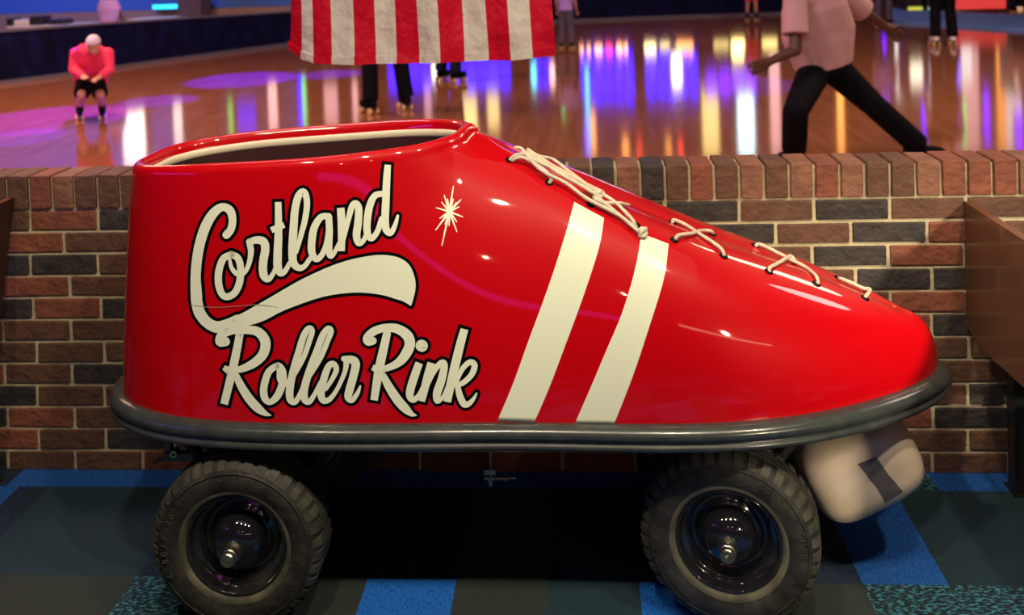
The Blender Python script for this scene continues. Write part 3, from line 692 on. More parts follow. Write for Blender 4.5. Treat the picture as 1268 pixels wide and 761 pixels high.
for i in range(13):
    b = len(q.V)
    for r in range(NZ+1):
        for c in range(NX+1):
            f = c/NX; x = xs[i]*(1-f)+xs[i+1]*f; z0 = zs[i]*(1-f)+zs[i+1]*f; z = z0+(ztop-z0)*r/NZ
            hgt = (z-zs[6]); u_ = x-xs[0]
            y = FY+.012*math.sin(u_*22+hgt*2.5)+.006*math.sin(u_*47-hgt*5)+.004*math.sin(hgt*13+u_*30)
            if i < 2: y += .05*(1-u_/(xs[2]-xs[0]))**2; x += .010*math.sin(hgt*5)*(1-u_/(xs[2]-xs[0]))
            x += .006*math.sin(hgt*6+u_*3)
            q.V.append(Vector((x, y, z)))
    for r in range(NZ):
        for c in range(NX):
            k = i % 2
            if i < canton and r/NZ > .6: k = 2
            q.F.append((b+r*(NX+1)+c, b+r*(NX+1)+c+1, b+(r+1)*(NX+1)+c+1, b+(r+1)*(NX+1)+c)); q.M.append(k)
# thickness: a back layer 1 mm behind
nV = len(q.V); nF = len(q.F); q.V += [v+Vector((0, .0012, 0)) for v in q.V]; q.F += [tuple(i+nV for i in f[::-1]) for f in q.F[:nF]]; q.M += q.M[:nF]
q.build('cloth', [FR, FWH, FB], flag, True)
q = MB()
for i in range(13):
    P0 = [Vector((xs[i]*(1-f)+xs[i+1]*f, 0, zs[i]*(1-f)+zs[i+1]*f)) for f in (0, .5, 1)]
    b = len(q.V)
    for p in P0:
        u_ = p.x-xs[0]; y = FY+.012*math.sin(u_*22)+.006*math.sin(u_*47)+.004*math.sin(u_*30)+(.05*(1-u_/(xs[2]-xs[0]))**2 if i < 2 else 0)
        xo = .006*math.sin(u_*3)
        for dy, dz in ((-.004, -.001), (-.004, .026), (.004, .026), (.004, -.001)): q.V.append(Vector((p.x+xo, y+dy, p.z+dz)))
    for s_ in range(2):
        for j in range(4): q.F.append((b+s_*4+j, b+s_*4+(j+1) % 4, b+s_*4+4+(j+1) % 4, b+s_*4+4+j)); q.M.append(i % 2)
q.build('hem', [FR, FWH], flag)
q = MB()
for r in range(9):
    for c in range(6 if r % 2 == 0 else 5):
        cx_ = xs[0]+(xs[7]-xs[0])*((r+1)/10); cz = ztop-.04-.56*((c+.5+(.5 if r % 2 else 0))/6); st_ = []
        for k in range(10):
            rr = .02 if k % 2 == 0 else .008; a = k*PI/5; st_.append((cx_+rr*math.sin(a), FY-.03, cz+rr*math.cos(a)))
        q.addm([(cx_, FY-.03, cz)]+st_, [(0, 1+k, 1+(k+1) % 10) for k in range(10)])
q.build('stars', FWH, flag)
q = MB(); q.tube([(xs[0]-.1, FY, ztop+.01), (xs[-1]+.1, FY, ztop+.01)], .012, 10); q.build('hanging_rod', BLKM, flag)

# ------------------------------------------------------------------ people
SKIN1 = mat('light_skin', (.55, .27, .18), .5); SKIN2 = mat('brown_skin', (.085, .035, .024), .5)
HAIRB = mat('dark_hair', (.01, .008, .008), .6); HAIRW = mat('white_hair_band', (.75, .68, .82), .7)
EYEM = mat('eye_dark', (.02, .015, .015), .2); LIPM = mat('lips', (.30, .09, .08), .5)
def cl(name, h, s=.0, r=.8): return mat(name, h, r, spec=.08, bump=(12, .6, I3))
C_PINK = cl('hot_pink_shirt', (.95, .07, .16)); C_BLACK = cl('black_cloth', (.004, .004, .007)); C_ROSE = cl('pale_rose_shirt', (.50, .30, .31))
C_LAV = cl('lavender_shirt', (.42, .28, .80)); C_GREY = cl('grey_jeans', (.10, .09, .15)); C_RED = cl('orange_red_clothes', (.85, .05, .02))
C_NAVY = cl('navy_cloth', (.01, .014, .03)); WHITEB = mat('white_skate_boot', (.75, .72, .72), .5); WHEELM = mat('amber_skate_wheel', (.7, .45, .2), .5)
def remesh(name, q, m, parent, vox, it=4):
    o = q.build(name, m, parent, True)
    r = o.modifiers.new('r', 'REMESH'); r.mode = 'VOXEL'; r.voxel_size = vox; r.use_smooth_shade = True
    s_ = o.modifiers.new('s', 'SMOOTH'); s_.iterations = it; s_.factor = .5
    dg = bpy.context.evaluated_depsgraph_get(); dg.update(); me = bpy.data.meshes.new_from_object(o.evaluated_get(dg))
    o.modifiers.clear(); o.data = me; me.polygons.foreach_set('use_smooth', [True]*len(me.polygons))
    return o
def capsule(q, a, b, ra, rb, n=14, round_=True):
    a, b = Vector(a), Vector(b)
    q.tube([a, b], [ra, rb], n)
    if round_: q.sphere(a, ra, n=n); q.sphere(b, rb, n=n)
def flat_cone(q, pts, n=20, side=None):
    """lofted elliptical torso: rows (centre, half width, half depth)"""
    b = len(q.V); side = side or Vector((1, 0, 0)); 
    for i, (c, hw, hd) in enumerate(pts):
        c = Vector(c); t = (Vector(pts[min(i+1, len(pts)-1)][0])-Vector(pts[max(i-1, 0)][0])).normalized()
        sx = (side-t*side.dot(t)).normalized(); fy = t.cross(sx)
        for j in range(n): a = 2*PI*j/n; q.V.append(c+sx*math.cos(a)*hw+fy*math.sin(a)*hd)
    for i in range(len(pts)-1):
        for j in range(n): q.F.append((b+i*n+j, b+i*n+(j+1) % n, b+(i+1)*n+(j+1) % n, b+(i+1)*n+j)); q.M.append(0)
    q.F.append(tuple(b+j for j in range(n))[::-1]); q.M.append(0); q.F.append(tuple(b+(len(pts)-1)*n+j for j in range(n))); q.M.append(0)
def hand(q, wr, dr, side, s=1., curl=.5):
    """palm, four curled fingers and a thumb at the side of the palm"""
    dr = dr.normalized(); nn = dr.cross(side).normalized(); side = nn.cross(dr).normalized()
    pc = wr+dr*.085*s
    for k in (-.5, -.17, .17, .5): capsule(q, wr+side*k*.035*s, pc+side*k*.062*s, .013*s, .012*s, 8)
    for k, L in zip((-.5, -.17, .17, .5), (.065, .078, .074, .058)):
        p0 = pc+side*k*.07*s; d0 = (dr+side*k*.12).normalized(); p1 = p0+d0*L*.5*s; d1 = (d0*math.cos(curl)+nn*math.sin(curl)).normalized(); p2 = p1+d1*L*.35*s
        d2 = (d0*math.cos(2*curl)+nn*math.sin(2*curl)).normalized(); p3 = p2+d2*L*.25*s
        capsule(q, p0, p1, .0095*s, .0085*s, 8); capsule(q, p1, p2, .0085*s, .008*s, 8); capsule(q, p2, p3, .008*s, .007*s, 8)
    t0 = wr+dr*.025*s-side*.026*s; t1 = t0+(dr*.6-side*.8).normalized()*.038*s; t2 = t1+(dr*.9-side*.25+nn*.3).normalized()*.03*s
    capsule(q, t0, t1, .012*s, .010*s, 8); capsule(q, t1, t2, .010*s, .008*s, 8)
def head(q, c, s, fwd, up):
    fwd = fwd.normalized(); rt = fwd.cross(up).normalized(); up = rt.cross(fwd)
    def P(a, b, d): return c+rt*a*s+fwd*b*s+up*d*s
    def ell(cc, rx, ry, rz, n=16):
        b = len(q.V)
        for i in range(n//2+1):
            a = PI*i/(n//2)
            for j in range(n):
                bb = 2*PI*j/n; q.V.append(cc+rt*rx*s*math.sin(a)*math.cos(bb)+fwd*ry*s*math.sin(a)*math.sin(bb)+up*rz*s*math.cos(a))
        for i in range(n//2):
            for j in range(n): q.F.append((b+i*n+j, b+(i+1)*n+j, b+(i+1)*n+(j+1) % n, b+i*n+(j+1) % n)); q.M.append(0)
    ell(P(0, -.01, .025), .075, .093, .092); ell(P(0, .025, -.055), .055, .062, .062); ell(P(0, .098, -.02), .012, .020, .022, 10)
    for k in (-1, 1): ell(P(k*.076, -.01, -.01), .010, .020, .030, 10)
    return P, rt, fwd, up
def person(name, label, J, skin, top, bottom, hair, s=1., shorts=False, boots=None, side=(1, 0, 0), facing=(0, -1, 0), hd=None, group=None, vox=.011, headband=False, torso=(.20, .17, .15), handcurl=.6, loose=1.0, longs=False):
    """J: joints in metres: head, neck, chest, pelvis, shoulders/elbows/wrists, hips/knees/ankles (pairs L,R)"""
    side = Vector(side).normalized(); facing = Vector(facing).normalized()
    J = {k: ([Vector(p) for p in v] if isinstance(v, (list, tuple)) and not isinstance(v, Vector) and hasattr(v[0], '__len__') else Vector(v)) for k, v in J.items()}
    zmin = min(min(p.z for p in J['ankle'])-.09*s, 0.0)
    root = thing(name, label, 'person', (J['pelvis'].x, J['pelvis'].y, 0), group or 'people on and around the rink')
    q = MB()
    pel, ch, nk, hdp = J['pelvis'], J['chest'], J['neck'], J['head']
    flat_cone(q, [(pel-(ch-pel)*.15, torso[1]*.8*s, .10*s), (pel, torso[1]*.92*s, .11*s), ((pel+ch)/2, torso[2]*.9*s, .095*s), (ch, torso[0]*.82*s, .11*s), (nk-(nk-ch)*.25, torso[0]*.6*s, .08*s), (nk, .06*s, .06*s)], side=side)
    capsule(q, nk-(hdp-nk)*.1, hdp-(hdp-nk)*.3, .055*s, .05*s)
    hf = Vector(hd) if hd else facing; P, rt, fw, up = head(q, hdp, s, hf, (hdp-nk).normalized() if not hd else Vector((0, 0, 1)))
    for i in (0, 1):
        sh, el, wr = J['shoulder'][i], J['elbow'][i], J['wrist'][i]
        capsule(q, ch+(sh-ch)*.5, sh, .07*s, .052*s); capsule(q, sh, el, .048*s, .038*s); capsule(q, el, wr, .038*s, .025*s)
        d = (wr-el).normalized(); hand(q, wr, d, side.cross(d).cross(d)*(1 if i else -1) if abs(side.dot(d)) < .9 else Vector((0, 0, 1)), s*1.0, handcurl)
        hp, kn, an = J['hip'][i], J['knee'][i], J['ankle'][i]
        capsule(q, hp, kn, .085*s, .055*s); capsule(q, kn, kn+(an-kn)*.35, .055*s, .056*s); capsule(q, kn+(an-kn)*.35, an, .056*s, .036*s)
    body = remesh('body', q, skin, root, vox)
    # face
    for k in (-1, 1): q = MB(); q.sphere(P(k*.030, .078, .010), .009*s, n=8); q.build('eye', EYEM, root, True)
    q = MB(); q.tube([P(-.022, .082, -.065), P(0, .088, -.067), P(.022, .082, -.065)], .005*s, 6); q.build('mouth', LIPM, root, True)
    # hair
    q = MB(); b = len(q.V); n_ = 18
    for i in range(8):
        a = PI*.53*i/7
        for j in range(n_):
            bb = 2*PI*j/n_; fr = math.sin(bb); aa = a*(1.0 if fr < .2 else 1-.32*(fr-.2)); zz = .103*math.cos(aa)
            q.V.append(P(.085*math.sin(aa)*math.cos(bb), -.012+.103*math.sin(aa)*math.sin(bb), .03+zz))
    for i in range(7):
        for j in range(n_): q.F.append((b+i*n_+j, b+(i+1)*n_+j, b+(i+1)*n_+(j+1) % n_, b+i*n_+(j+1) % n_)); q.M.append(0)
    o = q.build('hair' if not headband else 'cap', hair, root, True)
    so = o.modifiers.new('t', 'SOLIDIFY'); so.thickness = .008*s
    # shirt
    q = MB(); t_ = torso
    low = pel-(ch-pel)*.10
    flat_cone(q, [(low, t_[1]*1.12*s*loose, .145*s*loose), ((pel+ch)/2, t_[2]*1.18*s*loose, .135*s*loose), (ch, t_[0]*.98*s, .145*s), (nk-(nk-ch)*.22, t_[0]*.72*s, .10*s), (nk-(nk-ch)*.02, .068*s, .068*s)], side=side)
    for i in (0, 1):
        sh, el, wr = J['shoulder'][i], J['elbow'][i], J['wrist'][i]
        capsule(q, ch+(sh-ch)*.35, sh, .095*s, .075*s)
        if longs: capsule(q, sh, el, .070*s, .062*s); capsule(q, el, wr-(wr-el)*.15, .060*s, .045*s)
        else: q.tube([sh, sh+(el-sh)*.72], [.072*s, .085*s], 16); q.sphere(sh, .074*s)
    remesh('shirt', q, top, root, vox, 3)
    # trousers or shorts
    q = MB(); flat_cone(q, [(pel+(ch-pel)*.18, t_[1]*.98*s, .125*s), (pel, t_[1]*1.04*s, .135*s), (pel-(ch-pel).normalized()*.09*s, t_[1]*.95*s, .125*s)], side=side)
    for i in (0, 1):
        hp, kn, an = J['hip'][i], J['knee'][i], J['ankle'][i]
        q.sphere(hp, .108*s)
        if shorts: q.tube([hp, hp+(kn-hp)*.92], [.106*s, .098*s], 16)
        else: q.tube([hp, kn], [.106*s, .078*s], 16); q.sphere(kn, .078*s); q.tube([kn, an+(an-kn).normalized()*(.02*s)], [.080*s, .078*s], 16)
    remesh('shorts' if shorts else 'trousers', q, bottom, root, vox, 2)
    # roller skates
    bm_ = boots or C_BLACK
    for i in (0, 1):
        an = J['ankle'][i]; t = Vector(J['toe'][i])-an; t.z = 0; t.normalize(); sd = Vector((0, 0, 1)).cross(t); base = Vector((an.x, an.y, an.z-.085*s))
        q = MB(); capsule(q, an+(J['knee'][i]-an).normalized()*.07*s, an-Vector((0, 0, .03*s)), .048*s, .05*s); capsule(q, base-t*.04*s+Vector((0, 0, .04*s)), base+t*.15*s+Vector((0, 0, .032*s)), .045*s, .038*s)
        sk = remesh('skate_boot', q, bm_, root, .012, 2)
        q = MB(); mt = Matrix.Translation(base)@Matrix((( t.x, sd.x, 0, 0), (t.y, sd.y, 0, 0), (0, 0, 1, 0), (0, 0, 0, 1)))
        q.box((-.08*s, -.03*s, -.012*s), (.17*s, .03*s, .0), 0, mt); q.build('skate_plate', BLKM, sk)
        for a_ in (-.04, .13):
            for b_ in (-.036, .036):
                q = MB(); cpt = mt@Vector((a_*s, b_*s, -.032*s)); q.tube([cpt-sd*.014*s, cpt+sd*.014*s], .029*s, 14); q.build('skate_wheel', WHEELM, sk, False)
    return root
def stand(name, label, px, py, hgt, skin, top, bottom, hair, yawf=PI, **kw):
    """a standing or gliding figure, feet at the floor point seen at px, py; yawf 0 faces away"""
    s = hgt/1.75; g = atZ(px, py, 0); f = Vector((math.sin(yawf), math.cos(yawf), 0)); r = Vector((f.y, -f.x, 0)); sp_ = kw.pop('spread', .11)
    arm = kw.pop('arm', 0); back = kw.pop('sits', None)
    def Q(a, b, z): return g+(r*a+f*b+Vector((0, 0, z)))*s
    J = dict(head=Q(0, .03, 1.62), neck=Q(0, 0, 1.48), chest=Q(0, 0, 1.28), pelvis=Q(0, 0, .98), shoulder=[Q(-.17, 0, 1.41), Q(.17, 0, 1.41)],
             elbow=[Q(-.24-arm*.08, .02+arm*.05, 1.14), Q(.24+arm*.08, .02, 1.14)], wrist=[Q(-.24-arm*.1, .14+arm*.1, .92+arm*.15), Q(.25+arm*.12, .12, .92+arm*.05)],
             hip=[Q(-.09, 0, .95), Q(.09, 0, .95)], knee=[Q(-sp_, .06, .54), Q(sp_, .04, .54)], ankle=[Q(-sp_*1.2, 0, .146), Q(sp_*1.2, -.02, .146)],
             toe=[Q(-sp_*1.4, .2, .1), Q(sp_*1.4, .2, .1)])
    return person(name, label, J, skin, top, bottom, hair, s, side=r, facing=f, **kw)

# big skater, pushing off to the left
s = 1.02
FT = atZ(1150, 191, 0).y
J = dict(head=atY(998, -62, 6.35), neck=atY(1004, -26, 6.45), chest=atY(1008, 8, 6.5), pelvis=atY(1019, 74, 6.55),
         shoulder=[atY(984, -6, 6.35), atY(1042, -8, 6.65)], elbow=[atY(985, 62, 6.25), atY(1080, 22, 6.75)], wrist=[atY(953, 76, 6.2), atY(1100, 36, 6.8)],
         hip=[atY(1008, 90, 6.5), atY(1036, 88, 6.68)], knee=[atY(985, 138, 6.2), atY(1086, 134, FT-.05)], ankle=[atY(984, 203, 6.33), atY(1134, 177, FT+.05)],
         toe=[atY(962, 206, 6.2), atY(1160, 186, FT)])
J['ankle'][0].z = .15
person('person', 'person in a pale rose T-shirt and black trousers striding left across the rink', J, SKIN2, C_ROSE, C_BLACK, HAIRB, s, side=(1, .25, 0), facing=(-.6, .8, 0), vox=.007, torso=(.225, .175, .215), loose=1.0, handcurl=.9)

# child in a pink shirt, crouched with hands on knees
def B(px, py, d=0): return atY(px, py, 8.98+d)
J = dict(head=B(116, 56, -.42), neck=B(115, 60, -.28), chest=B(114, 70, -.17), pelvis=B(112, 97, .12),
         shoulder=[B(94, 66, -.18), B(134, 66, -.18)], elbow=[B(91, 86, -.22), B(136, 86, -.22)], wrist=[B(103, 94, -.36), B(124, 94, -.36)],
         hip=[B(104, 100, .1), B(120, 100, .1)], knee=[B(101, 117, -.2), B(124, 117, -.2)], ankle=[B(99, 143, 0), B(127, 143, 0)], toe=[B(98, 152, -.3), B(128, 152, -.3)])
for a in J['ankle']: a.z = .105
person('person', 'crouching child skater in a hot pink shirt, black shorts and white cap', J, SKIN1, C_PINK, C_BLACK, HAIRW, .74, shorts=True, side=(1, 0, 0), facing=(0, -1, 0), hd=(.02, -.85, -.5), headband=True, longs=True, torso=(.25, .19, .19), vox=.0085)
stand('person', 'person in a lavender T-shirt standing behind the barrier at the left', 138, 82, 1.15, SKIN2, C_LAV, C_BLACK, HAIRB, yawf=.25, arm=.4, torso=(.30, .20, .24))
stand('person', 'skater in black trousers half hidden behind the flag', 481, 138, 1.7, SKIN2, C_BLACK, C_BLACK, HAIRB, yawf=-.6, spread=.15)
stand('person', 'skater in dark clothes further back behind the flag', 556, 101, 1.6, SKIN1, C_NAVY, C_NAVY, HAIRB, yawf=.6)
stand('person', 'person in a lavender shirt and grey jeans right of the flag', 702, 60, 1.05, SKIN1, C_LAV, C_GREY, HAIRB, yawf=.2)
stand('person', 'small person in orange-red clothes by the far barrier', 931, 25, 1.15, SKIN1, C_RED, C_RED, HAIRB, yawf=PI, shorts=True)
stand('person', 'person in a lavender top behind the striding skater arm', 1094, 31, 1.3, SKIN1, C_LAV, C_GREY, HAIRB, yawf=PI)
stand('person', 'skater dressed all in black with white skates at the right', 1169, 56, 1.6, SKIN1, C_BLACK, C_BLACK, HAIRB, yawf=.1, boots=WHITEB, spread=.10)
stand('person', 'person in a rose top at the far right edge behind the blue mat', 1263, 16, 1.5, SKIN1, C_ROSE, C_NAVY, HAIRB, yawf=PI)

# ------------------------------------------------------------------ far side furniture
WHT = mat('white_laminate', (.7, .66, .6), .5); CRM = mat('cream_top', (.75, .62, .45), .5); DRK = mat('dark_plastic', (.015, .013, .02), .5); BRN = mat('brown_column_paint', (.10, .065, .07), .7)
def table(px0, px1, py, Y, top, label, z=None):
    a, b = atY(px0, py, Y), atY(px1, py, Y); z = a.z if z is None else z
    r = thing('table', label, 'table', ((a.x+b.x)/2, Y+.3, 0)); boxo('tabletop', (a.x, Y, z-.03), (b.x, Y+.6, z), top, r, .005)
    for x in (a.x+.05, b.x-.05):
        for y in (Y+.05, Y+.55): boxo('leg', (x-.02, y-.02, 0), (x+.02, y+.02, z-.03), DRK, r)
    return z
zt = table(8, 108, 33, 14.6, WHT, 'long pale table behind the barrier at the left'); t2 = table(158, 220, 24, 17.2, CRM, 'cream table behind the barrier left of the column')
for a, b, y, h, m_, nm, lb, ct in ((19, 38, 33, .09, WHT, 'tray', 'white tray on the pale table at the left', 'tray'), (38, 54, 33, .14, DRK, 'bag', 'black bag on the pale table, right of the white tray', 'bag'), (60, 82, 33, .08, DRK, 'backpack', 'flat dark backpack at the right end of the pale table', 'bag'), (10, 17, 33, .12, DRK, 'shoe_box', 'small dark box at the left end of the pale table', 'box')):
    p, q_ = atY(a, y, 14.8), atY(b, y, 14.8); q = MB(); q.box((p.x, 14.75, zt+.001), (q_.x, 15.05, zt+h), 0, None, .02); o = q.build(nm, m_, None); tag(o, lb, ct)
p = atY(220, 20, 17.6); struct(boxo('trim_2', (p.x, 17.6, 0), (atY(249, 20, 17.6).x, 18.1, 5.5), BRN))
NEON = mat('cyan_neon', (.02, .3, .5), .4, emis=(.03, .55, 1), es=2.6)
for k, (a, b, y) in enumerate(((190, 219, 9), (249, 258, 9))):
    p, q_ = atY(a, y, 18.3), atY(b, y, 18.3); r = thing('neon_light', ('longer' if k == 0 else 'shorter')+' cyan neon bar beside the brown column', 'light', (p.x, 18.3, p.z)); boxo('tube', (p.x, 18.26, p.z-.035), (q_.x, 18.32, p.z+.045), NEON, r); boxo('housing', (p.x-.02, 18.32, p.z-.05), (q_.x+.02, 18.54, p.z+.06), DRK, r)
# chair at left edge
g = atZ(-2, 104, 0); g.y -= .75; g.x += .02; r = thing('chair', 'dark chair at the left edge in front of the barrier', 'chair', (g.x, g.y, 0))
boxo('seat', (g.x-.22, g.y-.2, .40), (g.x+.2, g.y+.2, .44), C_NAVY, r, .01); boxo('backrest', (g.x-.22, g.y-.2, .48), (g.x+.18, g.y-.16, .85), mat('maroon_vinyl', (.07, .015, .03), .5), r, .02)
for a in (-.18, .16):
    for b in (-.18, .18): boxo('leg', (g.x+a-.015, g.y+b-.015, 0), (g.x+a+.015, g.y+b+.015, .40), BLKM, r)
# blue mat area at the right
MATB = mat('blue_mat', (.10, .26, .62), .8)
P = [atZ(1104, 29, 0), atZ(1150, 31, 0), atZ(1268, 39, 0), atZ(1400, 49, 0), atZ(1430, 28, 0), atZ(1268, 22, 0), atZ(1103, 13, 0)]
V = [Vector((p.x, p.y, .0)) for p in P]+[Vector((p.x, p.y, .05)) for p in P]; n = len(P)
o = struct(add('trim_3', V, [tuple(range(n, 2*n))]+[(i, (i+1) % n, n+(i+1) % n, n+i) for i in range(n)], MATB, None, False))
REDS = mat('red_vinyl', (.8, .05, .05), .4, emis=(1, .08, .07), es=.5)
a, b = atY(1187, 12, 19.0), atY(1246, 12, 19.0)
r = thing('lit_counter', 'glowing red counter on dark legs beyond the blue mat', 'counter', ((a.x+b.x)/2, 19.2, 0)); boxo('front_panel', (a.x, 19.0, a.z), (b.x, 19.4, a.z+.55), REDS, r, .01)
for x in (a.x+.05, (a.x+b.x)/2, b.x-.05): boxo('leg', (x-.03, 19.1, 0.05), (x+.03, 19.2, a.z), DRK, r)
for k, (px, w_) in enumerate(((1125, 20), (1150, 14), (1178, 14), (1255, 16))):
    a, b = atY(px, 14, 19.6), atY(px+w_, 14, 19.6)
    r = thing('arcade_cabinet', ['dark arcade cabinet with yellow-green kick panel', 'narrow dark arcade cabinet behind the black-clad skater', 'dark arcade cabinet left of the red counter', 'dark arcade cabinet at the right edge'][k], 'arcade machine', ((a.x+b.x)/2, 19.8, 0), 'arcade cabinets beyond the blue mat')
    boxo('cabinet', (a.x, 19.7, 0), (b.x, 20.3, 1.7), DRK, r, .02)
    boxo('kick_panel', (a.x+.02, 19.66, a.z-.05), (b.x-.02, 19.69, a.z+.08), mat('lit_kick', (.5, .6, .1), .5, emis=[(.9, .9, .1), (.3, .6, .8), (.5, .2, .1), (1, .5, .3)][k], es=.6), r)
    boxo('screen', (a.x+.04, 19.66, 1.0), (b.x-.04, 19.69, 1.45), mat('screen', (.1, .1, .1), .3, emis=[(.9, .8, .6), (.9, .9, 1), (.2, .1, 1), (1, .8, .5)][k], es=3), r)

# ------------------------------------------------------------------ lit signs, panels and lamps on the far side (seen mirrored in the floor)
GL = {}
def glow(c, e):
    k = (c, e)
    if k not in GL: GL[k] = mat('lamp_face', (.1, .1, .1), .4, emis=c, es=e)
    return GL[k]
KINDS = {}
def lampbox(px, wpx, y0, y1, c, e, nm='light_panel', word='panel', Y=20.6, where=None):
    e = e*(2.4 if nm == 'video_screen' else 1.5)
    """a wall light whose mirror image in the floor runs from y0 to y1"""
    def hz(px_, y): d = ray(px_, y); return -(H+d.z*Y/d.y)
    def xx(px_, y): return ray(px_, y).x*Y/ray(px_, y).y
    ym = (y0+y1)/2; xa, xb = xx(px-wpx/2, ym), xx(px+wpx/2, ym); z0, z1 = hz(px, y0), hz(px, y1)
    r = thing(nm, word, 'light' if nm != 'video_screen' else 'screen', ((xa+xb)/2, Y+.05, z0)); r['group'] = {'wall_light': 'lit tubes and lamps across the rink', 'lit_window': 'lit windows across the rink', 'video_screen': 'blue screens across the rink'}[nm]
    NC = 1 if nm != 'video_screen' else max(2, int(wpx/13)); wd = (xb-xa)/NC; rnd = random.Random(int(px*7+y0))
    for k_ in range(NC):
        g0 = 0 if NC == 1 else wd*.05+wd*.12*rnd.random(); cz = 0 if NC == 1 else (z1-z0)*.12*rnd.random()
        boxo('lamp_face' if NC == 1 else 'screen_panel', (xa+k_*wd+g0, Y-.02, z0), (xa+(k_+1)*wd-g0*.5, Y+.02, z1-cz), glow(c, e*(1 if NC == 1 else rnd.choice((.7, 1, 1.3)))), r)
    boxo('housing', (xa-.02, Y+.02, z0-.02), (xb+.02, Y+.12, z1+.02), DRK, r)
Wc = {'blue': (.004, .0, 1.0), 'violet': (.14, .0, 1), 'white': (1, .85, .8), 'yel': (1, .75, .25), 'org': (1, .38, .08), 'cyan': (.1, .75, 1), 'grn': (.15, .9, .2), 'red': (1, .05, .03), 'pink': (1, .5, .5), 'ice': (.65, .95, 1)}
def lab(c, kind, where): return '%s %s on the far wall, mirrored in the rink floor %s' % (c, kind, where)
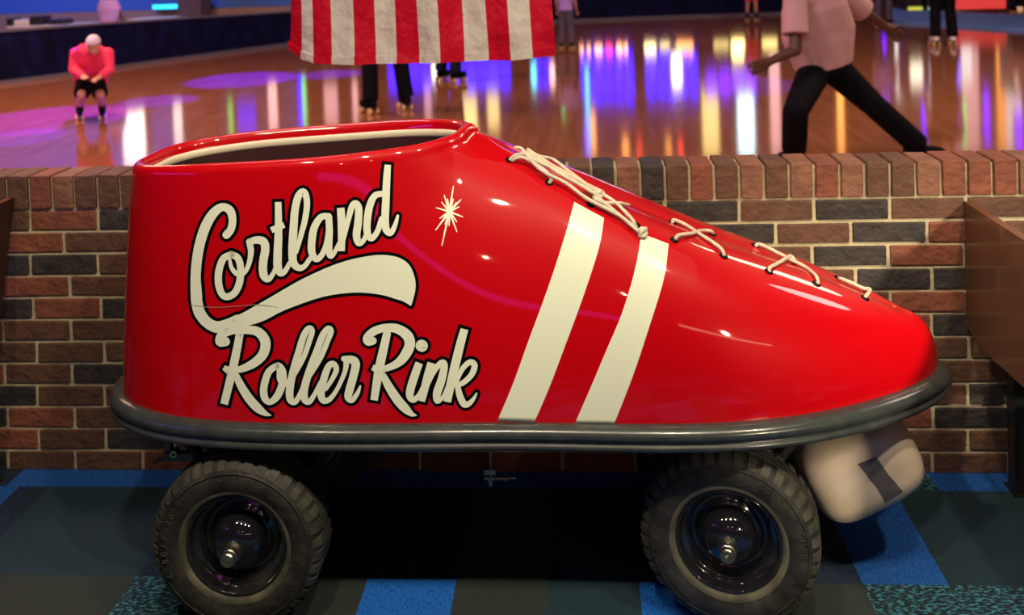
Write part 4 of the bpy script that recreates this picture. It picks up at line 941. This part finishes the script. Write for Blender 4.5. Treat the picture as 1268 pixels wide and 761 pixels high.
glows = [(507, 54, 78, 106, 'blue', 3.2, 'wide blue screen', 'behind the flag'), (590, 84, 74, 106, 'blue', 3.2, 'wide blue screen', 'under the flag'), (752, 66, 68, 122, 'blue', 3.6, 'tall blue screen', 'just right of the flag'),
 (832, 66, 70, 120, 'blue', 3.2, 'blue screen', 'above the toe of the skate'), (905, 64, 88, 118, 'violet', 1.2, 'violet screen', 'left of the striding skater'), (672, 24, 76, 108, 'blue', 2.6, 'small blue screen', 'at the flag corner'),
 (302, 98, 88, 108, 'blue', 2.2, 'long blue strip', 'left of the flag'), (410, 42, 86, 104, 'blue', 2.4, 'short blue strip', 'below the flag corner'), (198, 52, 116, 132, 'blue', 2.2, 'blue strip', 'right of the crouching child'), (75, 130, 142, 158, 'violet', 1.3, 'violet strip', 'at the crouching child feet'), (30, 50, 158, 180, 'violet', 1.6, 'violet panel', 'at the left edge'),
 (720, 4, 46, 66, 'org', 5, 'amber bulb', 'first of the row by the flag'), (729, 4, 46, 66, 'org', 5, 'amber bulb', 'second of the row by the flag'), (741, 9, 46, 66, 'org', 5, 'amber bulb', 'third of the row by the flag'), (754, 8, 46, 66, 'red', 4, 'red bulb', 'in the amber row'), (767, 7, 46, 66, 'org', 5, 'amber bulb', 'fifth of the row by the flag'), (775, 4, 46, 66, 'org', 5, 'amber bulb', 'last of the row by the flag'),
 (805, 14, 40, 66, 'yel', 4, 'yellow lamp', 'left of the pale lamp'), (823, 12, 42, 60, 'yel', 2.4, 'pale yellow lamp', 'right of the yellow lamp'), (848, 20, 42, 66, 'org', 3, 'orange lamp', 'above the blue screens'), (893, 18, 40, 62, 'yel', 1.2, 'dim yellow lamp', 'left of the bright yellow lamp'), (914, 16, 36, 72, 'yel', 5, 'bright yellow lamp', 'below the orange-red person'), (953, 18, 36, 60, 'yel', 2.2, 'soft yellow lamp', 'by the skater arm'),
 (838, 12, 70, 104, 'white', 5, 'white lamp', 'between the blue screens'), (728, 5, 84, 190, 'cyan', 1.8, 'tall cyan tube', 'right of the flag'), (661, 6, 80, 108, 'cyan', 3, 'cyan tube', 'under the flag corner'), (697, 4, 88, 138, 'grn', 2.6, 'green tube', 'under the flag corner'), (684, 6, 80, 106, 'pink', 3, 'pink tube', 'under the flag corner'), (540, 10, 80, 98, 'white', 4, 'white lamp', 'between dark skaters'),
 (582, 18, 122, 196, 'yel', 1.9, 'tall yellow window', 'behind the skate opening'), (611, 14, 118, 160, 'yel', 1.7, 'yellow window', 'right of the tall yellow one'), (735, 5, 140, 192, 'org', 3, 'orange tube', 'just above the coping'), (727, 4, 150, 192, 'violet', 4, 'violet tube', 'just above the coping'),
 (880, 20, 110, 195, 'yel', 1.7, 'tall yellow window', 'left of the icy window'), (924, 20, 118, 196, 'ice', 2.8, 'tall icy white window', 'left of the striding skater'), (960, 12, 70, 195, 'pink', 1.3, 'tall pink window', 'at the skater knee'), (775, 8, 176, 194, 'org', 4, 'small orange lamp', 'by the coping'), (792, 6, 178, 194, 'red', 3, 'small red lamp', 'by the coping'), (828, 6, 176, 194, 'org', 3, 'small orange lamp', 'further right by the coping'), (843, 5, 178, 194, 'red', 4, 'small red lamp', 'right of the orange one'),
 (1041, 7, 100, 195, 'org', 2.6, 'tall orange tube', 'between the skater legs'), (1096, 8, 46, 130, 'violet', 2.4, 'tall violet tube', 'right of the skater arm'), (1118, 18, 30, 120, 'white', 1.2, 'tall white window', 'right of the violet tube'), (1157, 26, 64, 124, 'white', 2.0, 'bright white window', 'under the black-clad skater'), (1192, 22, 40, 104, 'white', 1.1, 'pale window', 'right of the black-clad skater'),
 (1145, 5, 108, 172, 'violet', 3, 'violet tube', 'below the white window'), (1185, 4, 112, 178, 'violet', 3, 'violet tube', 'beside the lime tube'), (1193, 5, 126, 178, 'grn', 2.2, 'lime tube', 'at the right'), (1222, 5, 115, 178, 'violet', 3, 'violet tube', 'second from the right edge'), (1262, 6, 140, 190, 'violet', 3.4, 'violet tube', 'at the right edge'), (1250, 30, 90, 190, 'white', .9, 'pale window', 'at the right edge'), (1197, 30, 60, 190, 'pink', .8, 'wide pink window', 'at the right'), (1240, 10, 60, 190, 'org', 1.2, 'orange window', 'at the right'),
 (166, 26, 122, 205, 'white', 2.4, 'bright white window', 'left of the skate heel'), (222, 12, 128, 186, 'white', 1.4, 'white tube', 'above the skate heel'), (233, 5, 130, 186, 'grn', 1.0, 'green tube', 'above the skate heel'), (262, 8, 125, 180, 'pink', 1.2, 'pink tube', 'above the skate opening'), (286, 5, 125, 180, 'grn', .9, 'dim green tube', 'over the heel end of the skate opening'), (306, 22, 128, 170, 'blue', 1.2, 'blue window', 'above the skate opening'), (338, 10, 100, 165, 'pink', 1.6, 'pink window', 'above the skate opening'), (371, 8, 96, 160, 'blue', 2.6, 'blue tube', 'above the skate opening'), (377, 4, 96, 160, 'grn', 1.6, 'green tube', 'above the skate opening'), (410, 16, 105, 158, 'pink', 1.0, 'rose window', 'under the flag'), (440, 6, 100, 155, 'pink', 1.2, 'rose tube', 'beside the dark skater'), (530, 8, 105, 155, 'pink', .8, 'rose tube', 'under the flag middle')]
gs = []
for (px, wp, y0, y1, c, e, kind, where) in glows:
    off = 0
    if kind.startswith(('blue strip', 'long blue strip', 'short blue strip', 'violet strip')) or where == 'at the left edge': continue
    Y = 20.9 if kind.split()[-1] in ('tube', 'lamp', 'bulb') else 21.3
    if px < 345: Y = 18.45
    elif Y > 21: Y += .16*(len(gs) % 4)+(.7 if 'window' in kind else 0); gs.append(px)
    lampbox(px, wp, y0, y1, Wc[c], e, 'wall_light' if 'window' not in kind and 'screen' not in kind else ('lit_window' if 'window' in kind else 'video_screen'), kind+' on the far side, mirrored '+where, Y)
